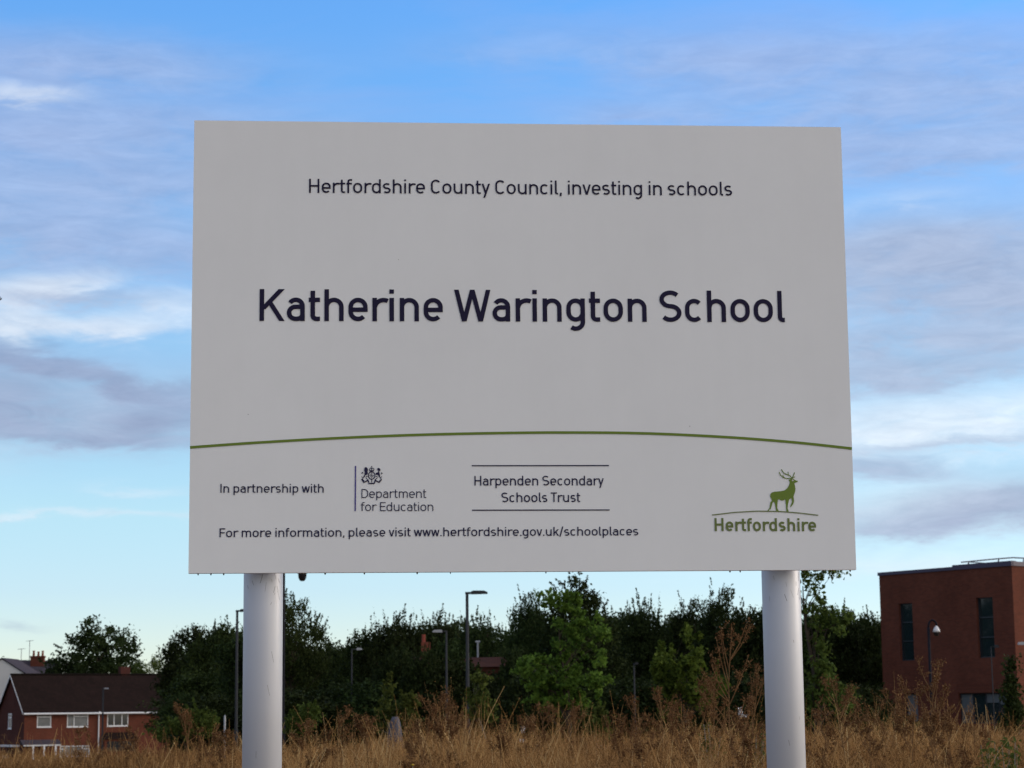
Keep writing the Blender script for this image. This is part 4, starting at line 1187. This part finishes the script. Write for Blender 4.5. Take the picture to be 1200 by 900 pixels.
p = at(263.5, 838, 58)
bm = MB(); bm.tube([(p.x, 58, gz(58) - .2), (p.x, 58, p.z - .05), (p.x, 58, p.z)], [.03, .028, .012], 8); o = bm.build('marker_post', M_LANT, None, smooth=True)
o['label'] = 'thin short pale marker post in the field left of the left sign post'; o['category'] = 'post'

# small pale objects standing in the grass
p = at(463, 840, 36)
bm = MB(); zz = gz(36)
bm.tube([(p.x, 36, zz - .1), (p.x, 36, zz + .3), (p.x, 36, p.z - .1), (p.x, 36, p.z)], [.19, .18, .09, .05], 14)
o = bm.build('tapered_stump', mat('weathered_grey', (.085, .085, .105), .9, .1, .35, 9), None, smooth=True); o['label'] = 'grey tapered stump standing in the dry grass beside the yellow-green sapling'; o['category'] = 'stump'
p = at(705, 866, 34)
t = thing('utility_cabinet', 'small pale grey cabinet half sunk in dry grass below the bright maple', 'cabinet', (p.x, 34, gz(34)))
bm = MB(); bm.box((p.x - .085, 34, gz(34) - .1), (.17, .02, 0), (-.01, .15, 0), (0, 0, p.z + .06 - gz(34))); bm.build('body', mat('pale_grey_plastic', (.40, .38, .38), .6, .3, .15, 6), t, bevel=.008)
bm = MB(); bm.box((p.x - .1, 33.985, p.z - .037), (.2, .022, 0), (-.01, .18, 0), (0, 0, .03)); bm.build('lid', MATS['pale_grey_plastic'], t, bevel=.006)


def scrap(label, px, py, Y, shape):
    bm = MB(); rg = random.Random(int(px))
    k = Y / F_PX
    for (x0, y0, x1, y1) in shape:
        n = 5
        grid = [[at(px + x0 + (x1 - x0) * i / n, py + y0 + (y1 - y0) * j / n, Y) + Vector((rg.uniform(-1, 1) * .4 * k, rg.uniform(-.06, .06), rg.uniform(-1, 1) * .4 * k)) for i in range(n + 1)] for j in range(n + 1)]
        for i in range(n):
            for j in range(n): bm.face([grid[j][i], grid[j][i + 1], grid[j + 1][i + 1], grid[j + 1][i]])
    o = bm.build('plastic_scrap', mat('white_plastic', (.7, .7, .72), .5, .3), None, smooth=True)
    o['label'] = label; o['category'] = 'litter'


scrap('crumpled white plastic caught in dry stalks left of the right sign post', 868, 836, 26, [(-3, -7, 2, 3), (-2, 1, 9, 5)])
scrap('small crumpled white plastic in the grass left of the bright maple foot', 613, 862, 34, [(-2, -11, 2, -3), (-4, 4, 3, 9)])

# bird at the left edge of the sky
p = at(-1.2, 351, 70)
bm = MB(); k = 70 / F_PX
bm.tube([p + Vector((x * k, 0, z * k)) for x, z in ((-5, -.6), (-3.5, 0), (-1, 0), (1.2, 0), (2.6, .4), (3.4, .2))], [.1 * k, .9 * k, 1.3 * k, 1.0 * k, .7 * k, .1 * k], 8)
for s_ in (-1, 1):
    w = [(-2, 0, 0), (1.2, 0, 0), (2.6, s_ * 3.5, 3.0), (1.8, s_ * 7, 2.2), (-1.2, s_ * 3.5, 2.4)]
    bm.face([p + Vector((x * k, y * k, z * k)) for x, y, z in w])
    bm.face([p + Vector((x * k, y * k, z * k - .012)) for x, y, z in w][::-1])
o = bm.build('flying_bird', M_BLACK, None, smooth=True); o['label'] = 'small dark bird flying at the left edge of the sky'; o['category'] = 'bird'

# ------------------------------------------------------------------ dry grass
def straw_mat(name, stops, trans=.25):
    mt = bpy.data.materials.new(name); mt.use_nodes = True
    t = mt.node_tree; t.nodes.clear(); g = G(t)
    o = g.n('ShaderNodeOutputMaterial')
    a_ = g.n('ShaderNodeAttribute', attribute_name='shade')
    c = g.ramp(a_.outputs['Fac'], stops)
    d = g.n('ShaderNodeBsdfDiffuse'); tr = g.n('ShaderNodeBsdfTranslucent')
    t.links.new(c, d.inputs[0]); t.links.new(c, tr.inputs[0])
    mx = g.n('ShaderNodeMixShader'); mx.inputs[0].default_value = trans
    t.links.new(d.outputs[0], mx.inputs[1]); t.links.new(tr.outputs[0], mx.inputs[2]); t.links.new(mx.outputs[0], o.inputs[0])
    MATS[name] = mt
    return mt


M_STRAW = straw_mat('dry_straw', [(0, (.06, .028, .013)), (.3, (.20, .10, .040)), (.6, (.40, .22, .083)), (.85, (.53, .33, .135)), (1, (.62, .44, .21))])
M_RUST = straw_mat('rusty_stalk', [(0, (.05, .025, .013)), (.5, (.15, .075, .034)), (1, (.27, .16, .08))])


def build_grass():
    rg = np.random.default_rng(9)
    def field(n, y0, y1, xm):
        y = rg.uniform(y0 ** 1.0, y1, n); x = rg.uniform(-1, 1, n) * (y * .27 + xm)
        return x, y
    parts = [field(80000, 11.5, 21, 3.6), field(46000, 21, 31, 4.0), field(18000, 31, 60, 6)]
    x = np.concatenate([p[0] for p in parts]); y = np.concatenate([p[1] for p in parts])
    n = len(x)
    z = np.vectorize(gz)(y)
    patch = .5 + .5 * np.sin(x * 1.3 + 1.7 * np.sin(y * .6)) * np.sin(y * .8 + x * .35)
    patch2 = .5 + .5 * np.sin(x * .55 + 2.0) * np.sin(y * .33 + 1)
    # taller clumps in the middle and right, lower on the left
    px = x / y * F_PX + 600
    tallf = np.interp(px, [0, 200, 400, 520, 640, 800, 900, 1050, 1200], [.74, .78, .90, 1.15, .98, 1.08, 1.0, 1.10, .92])
    tus = np.sin(x * 5.1 + 2 * np.sin(y * 2.3)) * np.sin(y * 4.3 + 1.5 * np.sin(x * 1.7))
    h = (rg.uniform(.30, .62, n) + .10 * patch + .08 * patch2 + .09 * tus) * tallf
    kind = rg.uniform(size=n)
    tallm = kind < .09
    h[tallm] *= rg.uniform(1.05, 1.6, tallm.sum())
    thick = kind < .022
    ang = rg.uniform(0, 2 * np.pi, n); bend = h * rg.uniform(.05, .85, n) ** 1.1
    dx, dy = np.cos(ang), np.sin(ang)
    bend[tallm] *= .6
    wid = rg.uniform(.0022, .0050, n) * np.clip(y / 18, .8, 2.2)
    wid[thick] *= 1.5
    # blades face roughly anywhere; width direction perpendicular to the lean
    fa = rg.uniform(0, 2 * np.pi, n); wx, wy = np.cos(fa), np.sin(fa) * .5
    lev = np.array([0, .45, .8, 1.0]); V = []
    for t in lev:
        cx = x + dx * bend * t ** 2; cy = y + dy * bend * t ** 2; cz = z + h * t - .02 * (t == 0)
        w_ = wid * (1 - .75 * t)
        V.append(np.stack([np.stack([cx - wx * w_, cy - wy * w_, cz], -1), np.stack([cx + wx * w_, cy + wy * w_, cz], -1)], 1))
    V = np.stack(V, 1).reshape(-1, 3)                     # n*8
    b0 = (np.arange(n) * 8)[:, None]
    Q = np.concatenate([b0 + np.array([[2 * i, 2 * i + 1, 2 * i + 3, 2 * i + 2]]) for i in range(3)])
    col = .40 + .30 * (patch - .5) + .30 * (patch2 - .5) + .16 * tus - .10 * (px < 300) + rg.normal(0, .2, n)
    col[thick] += .25
    col = np.clip(col, 0, 1)
    sh = np.repeat(col, 8)
    # loose seed heads near the tips
    hd = np.where((rg.uniform(size=n) < .30) | (tallm & ~thick))[0]; m_ = len(hd); K = 8
    tt = rg.uniform(.72, 1.03, (m_, K))
    sx_ = x[hd, None] + dx[hd, None] * bend[hd, None] * tt ** 2 + rg.normal(0, .012, (m_, K))
    sy_ = y[hd, None] + dy[hd, None] * bend[hd, None] * tt ** 2 + rg.normal(0, .012, (m_, K))
    sz_ = z[hd, None] + h[hd, None] * tt
    cen = np.stack([sx_, sy_, sz_], -1).reshape(-1, 3)
    V2, Q2, _ = leaves(rg, cen, .017, .4, 1.0)
    s2 = np.repeat(np.clip(np.repeat(col[hd], K) * .8 + rg.normal(-.02, .16, m_ * K), 0, 1), 4)
    V = np.concatenate([V, V2]); Q = np.concatenate([Q, Q2 + n * 8]); sh = np.concatenate([sh, s2])
    me = np_mesh('dry_grass', V, Q, M_STRAW, sh)
    o = bpy.data.objects.new('dry_grass', me); C.objects.link(o)
    o['kind'] = 'stuff'; o['label'] = 'tall golden brown dry grass covering the field behind the sign'; o['category'] = 'grass'


build_grass()


def dry_weed(label, px, top, Y, spread_px, seed, nb=9, mat_=None, group='tall dry weed stalks in the grass'):
    rg = random.Random(seed); rgn = np.random.default_rng(seed)
    p = at(px, top, Y); z0 = gz(Y); H = p.z - z0; sp_ = spread_px / F_PX * Y
    t = thing('dry_weed', label, 'weed', (p.x, Y, z0), group)
    bm = MB(); tips = []
    def stem(i, t_):
        return Vector((p.x + .05 * math.sin(t_ * 4 + seed), Y + .04 * math.cos(t_ * 3 + seed), z0 + H * t_))
    bm.tube([stem(0, q) - Vector((0, 0, .08 if q == 0 else 0)) for q in np.linspace(0, 1, 8)], [.0085 * (1 - .75 * q) for q in np.linspace(0, 1, 8)], 5)
    for i in range(nb):
        t0 = rg.uniform(.38, .9); a = stem(0, t0); an = rg.uniform(0, 2 * math.pi)
        ln = sp_ * rg.uniform(.5, 1.05) * (1.15 - t0 * .5)
        e = a + Vector((math.cos(an) * ln, math.sin(an) * ln, H * rg.uniform(.1, .26)))
        e.z = min(e.z, z0 + H * 1.02)
        mid = a.lerp(e, .55) + Vector((0, 0, -.02 * H))
        bm.tube([a, mid, e], [.0045, .0036, .002], 4, cap=False)
        for j in range(5):
            b_ = mid.lerp(e, rg.uniform(0, 1)); an2 = rg.uniform(0, 2 * math.pi); l2 = ln * rg.uniform(.15, .42)
            f_ = b_ + Vector((math.cos(an2) * l2, math.sin(an2) * l2, l2 * rg.uniform(.4, 1.4)))
            bm.tube([b_, f_], [.0026, .0016], 3, cap=False); tips.append((b_, f_))
        tips.append((mid, e))
    for i in range(4): tips.append((stem(0, .8), stem(0, 1.0)))
    o = bm.build('stalk', mat_ or MATS['rusty_stalk'], t)
    a = o.data.attributes.new('shade', 'FLOAT', 'POINT'); a.data.foreach_set('value', np.full(len(o.data.vertices), .78, dtype=np.float32))
    cen = []
    for b_, f_ in tips:
        for k in range(14):
            q = b_.lerp(f_, rg.uniform(.25, 1.08)); cen.append((q.x - p.x + rg.gauss(0, .014), q.y - Y + rg.gauss(0, .014), q.z - z0 + rg.gauss(0, .014)))
    V, Q, s = leaves(rgn, np.array(cen), .021, .55, .4)
    me = np_mesh('seed_head', V, Q, MATS['rusty_stalk'], s)
    oo = bpy.data.objects.new('seed_head', me); C.objects.link(oo); oo.parent = t


WEEDS = [('tallest dry branching weed with rusty heads left of the right post', 858, 738, 19, 34, 12), ('dry weed close beside the left edge of the right post', 884, 785, 20, 24, 9), ('dry weed leaning before the smaller young maple', 832, 800, 21, 26, 9),
         ('dry weed below the smaller young maple', 770, 812, 22, 22, 8), ('dry weed in the gap left of the smaller young maple', 745, 822, 23, 18, 7), ('dry rusty weed right of the slender dark-trunked tree', 985, 798, 20, 30, 11),
         ('pale dry weed with forked top before the school building', 1097, 782, 18, 26, 10), ('dry weed hiding the small school window', 1072, 802, 19, 26, 9), ('short dry weed at the corner of the school building', 1045, 815, 22, 22, 8), ('dry weed at the right of the wide school window', 1135, 826, 20, 22, 7),
         ('dry weed in front of the two neighbouring lamp posts', 512, 818, 20, 26, 10), ('dry weed between lamp posts and pale sapling', 540, 830, 22, 24, 9), ('dry weed left of the grey tapered stump', 402, 838, 22, 20, 8), ('dry weed right of the left sign post', 358, 850, 22, 20, 7),
         ('dry weed below the left part of the bright maple', 632, 832, 22, 20, 8), ('dry weed below the middle of the bright maple', 668, 826, 23, 20, 8), ('pale dry weed left of the left post', 215, 832, 24, 18, 9), ('dry weed in front of the brick house', 98, 858, 25, 18, 7), ('dry weed right of the brick house front', 158, 856, 24, 16, 7)]
WEEDS += [('small dry weed at the left foot of the tallest lamp post', 530, 842, 19, 18, 8), ('dry weed left of the left-armed lamp post', 497, 836, 18, 20, 9), ('small dry weed right of the pale sapling', 583, 848, 20, 16, 7), ('dry weed at the left end of the bright maple', 610, 846, 21, 16, 7),
          ('dry weed right of the bright maple foot', 722, 838, 20, 18, 8), ('dry weed midway between the two maples, close to the camera', 757, 846, 17, 22, 9), ('tangled dry weed in front of the smaller maple foot', 803, 832, 18, 24, 10), ('low dry weed right of the tallest dry weed', 872, 826, 17, 18, 9),
          ('low dry weed right of the right post', 962, 838, 19, 20, 8), ('dry weed between slender tree and school corner', 1012, 826, 19, 22, 9), ('low dry weed in front of the black swan-neck mast', 1088, 836, 17, 20, 8), ('low dry weed left of the wide school window', 1115, 842, 18, 18, 8),
          ('low dry weed just left of the left sign post', 268, 862, 21, 16, 7), ('low dry weed below the thin pale marker post', 250, 858, 22, 16, 7), ('small dry weed left of the low field bush', 330 + 45, 856, 20, 16, 7), ('dry weed under the small lamp with a white head', 425, 846, 20, 18, 8), ('dry weed right of the grey tapered stump', 478, 852, 19, 16, 7)]
for i, (lb, px, tp, Y, s_, nb) in enumerate(WEEDS): dry_weed(lb, px, tp - 3, Y, s_ * 1.12, 40 + i, int(nb * 1.35))


def green_weed(label, px, top, Y, w_px, seed, n=260):
    rgn = np.random.default_rng(seed); p = at(px, top, Y); z0 = gz(Y); H = p.z - z0; w = w_px / F_PX * Y
    t = thing('green_weed', label, 'weed', (p.x, Y, z0), 'green weeds in the dry grass')
    bm = MB(); cen = []
    rg = random.Random(seed)
    for i in range(9):
        e = Vector((p.x + rg.uniform(-1, 1) * w, Y + rg.uniform(-1, 1) * w, z0 + H * rg.uniform(.75, 1)))
        s_ = Vector((p.x + rg.uniform(-.3, .3) * w, Y, z0 - .05)); bm.tube([s_, s_.lerp(e, .5) + Vector((0, 0, .03)), e], [.005, .004, .002], 4)
        for k in range(n // 9):
            q = s_.lerp(e, rg.uniform(.35, 1.03)); cen.append((q.x - p.x + rg.gauss(0, .03), q.y - Y + rg.gauss(0, .03), q.z - z0 + rg.gauss(0, .02)))
    o = bm.build('stem', M_PALEBARK, t)
    V, Q, s = leaves(rgn, np.array(cen), .06, .4, .6)
    me = np_mesh('leaf', V, Q, L_WEED, s); oo = bpy.data.objects.new('leaf', me); C.objects.link(oo); oo.parent = t


green_weed('green weed at the bottom right corner of the field', 1180, 862, 17, 14, 5)
green_weed('green weed just left of the corner weed at lower right', 1160, 868, 18, 10, 6)
green_weed('green weed beside the left edge of the right post', 888, 856, 20, 9, 7)
green_weed('green weed under the tallest dry branching weed', 835, 846, 22, 13, 8)
# yellow flower at the bottom of the picture
p = at(483.5, 897, 13.6); z0 = gz(13.6)
t = thing('yellow_flower', 'small yellow flower head at the bottom edge below the grey tapered stump', 'flower', (p.x, 13.6, z0))
bm = MB(); bm.tube([(p.x, 13.6, z0 - .05), (p.x + .01, 13.6, (z0 + p.z) / 2), (p.x, 13.6, p.z)], .003, 5); bm.build('stem', M_PALEBARK, t)
bm = MB()
for i in range(14):
    a_ = i * 2 * math.pi / 14; d_ = Vector((math.cos(a_), math.sin(a_) * .8, .25)); s_ = Vector((-math.sin(a_), math.cos(a_), 0)) * .006
    o_ = Vector(p); bm.face([o_ - s_ * .4, o_ + d_ * .013 - s_, o_ + d_ * .02, o_ + d_ * .013 + s_, o_ + s_ * .4])
bm.build('petal', mat('yellow_petal', (.62, .52, .03), .6), t)
bm = MB(); bm.tube([(p.x, 13.6, p.z - .004), (p.x, 13.6, p.z + .006), (p.x, 13.6, p.z + .01)], [.005, .007, .003], 10); bm.build('flower_centre', mat('ochre_centre', (.45, .30, .02), .8), t, smooth=True)

for o in bpy.data.objects:
    if '_w' in o.keys(): del o['_w']
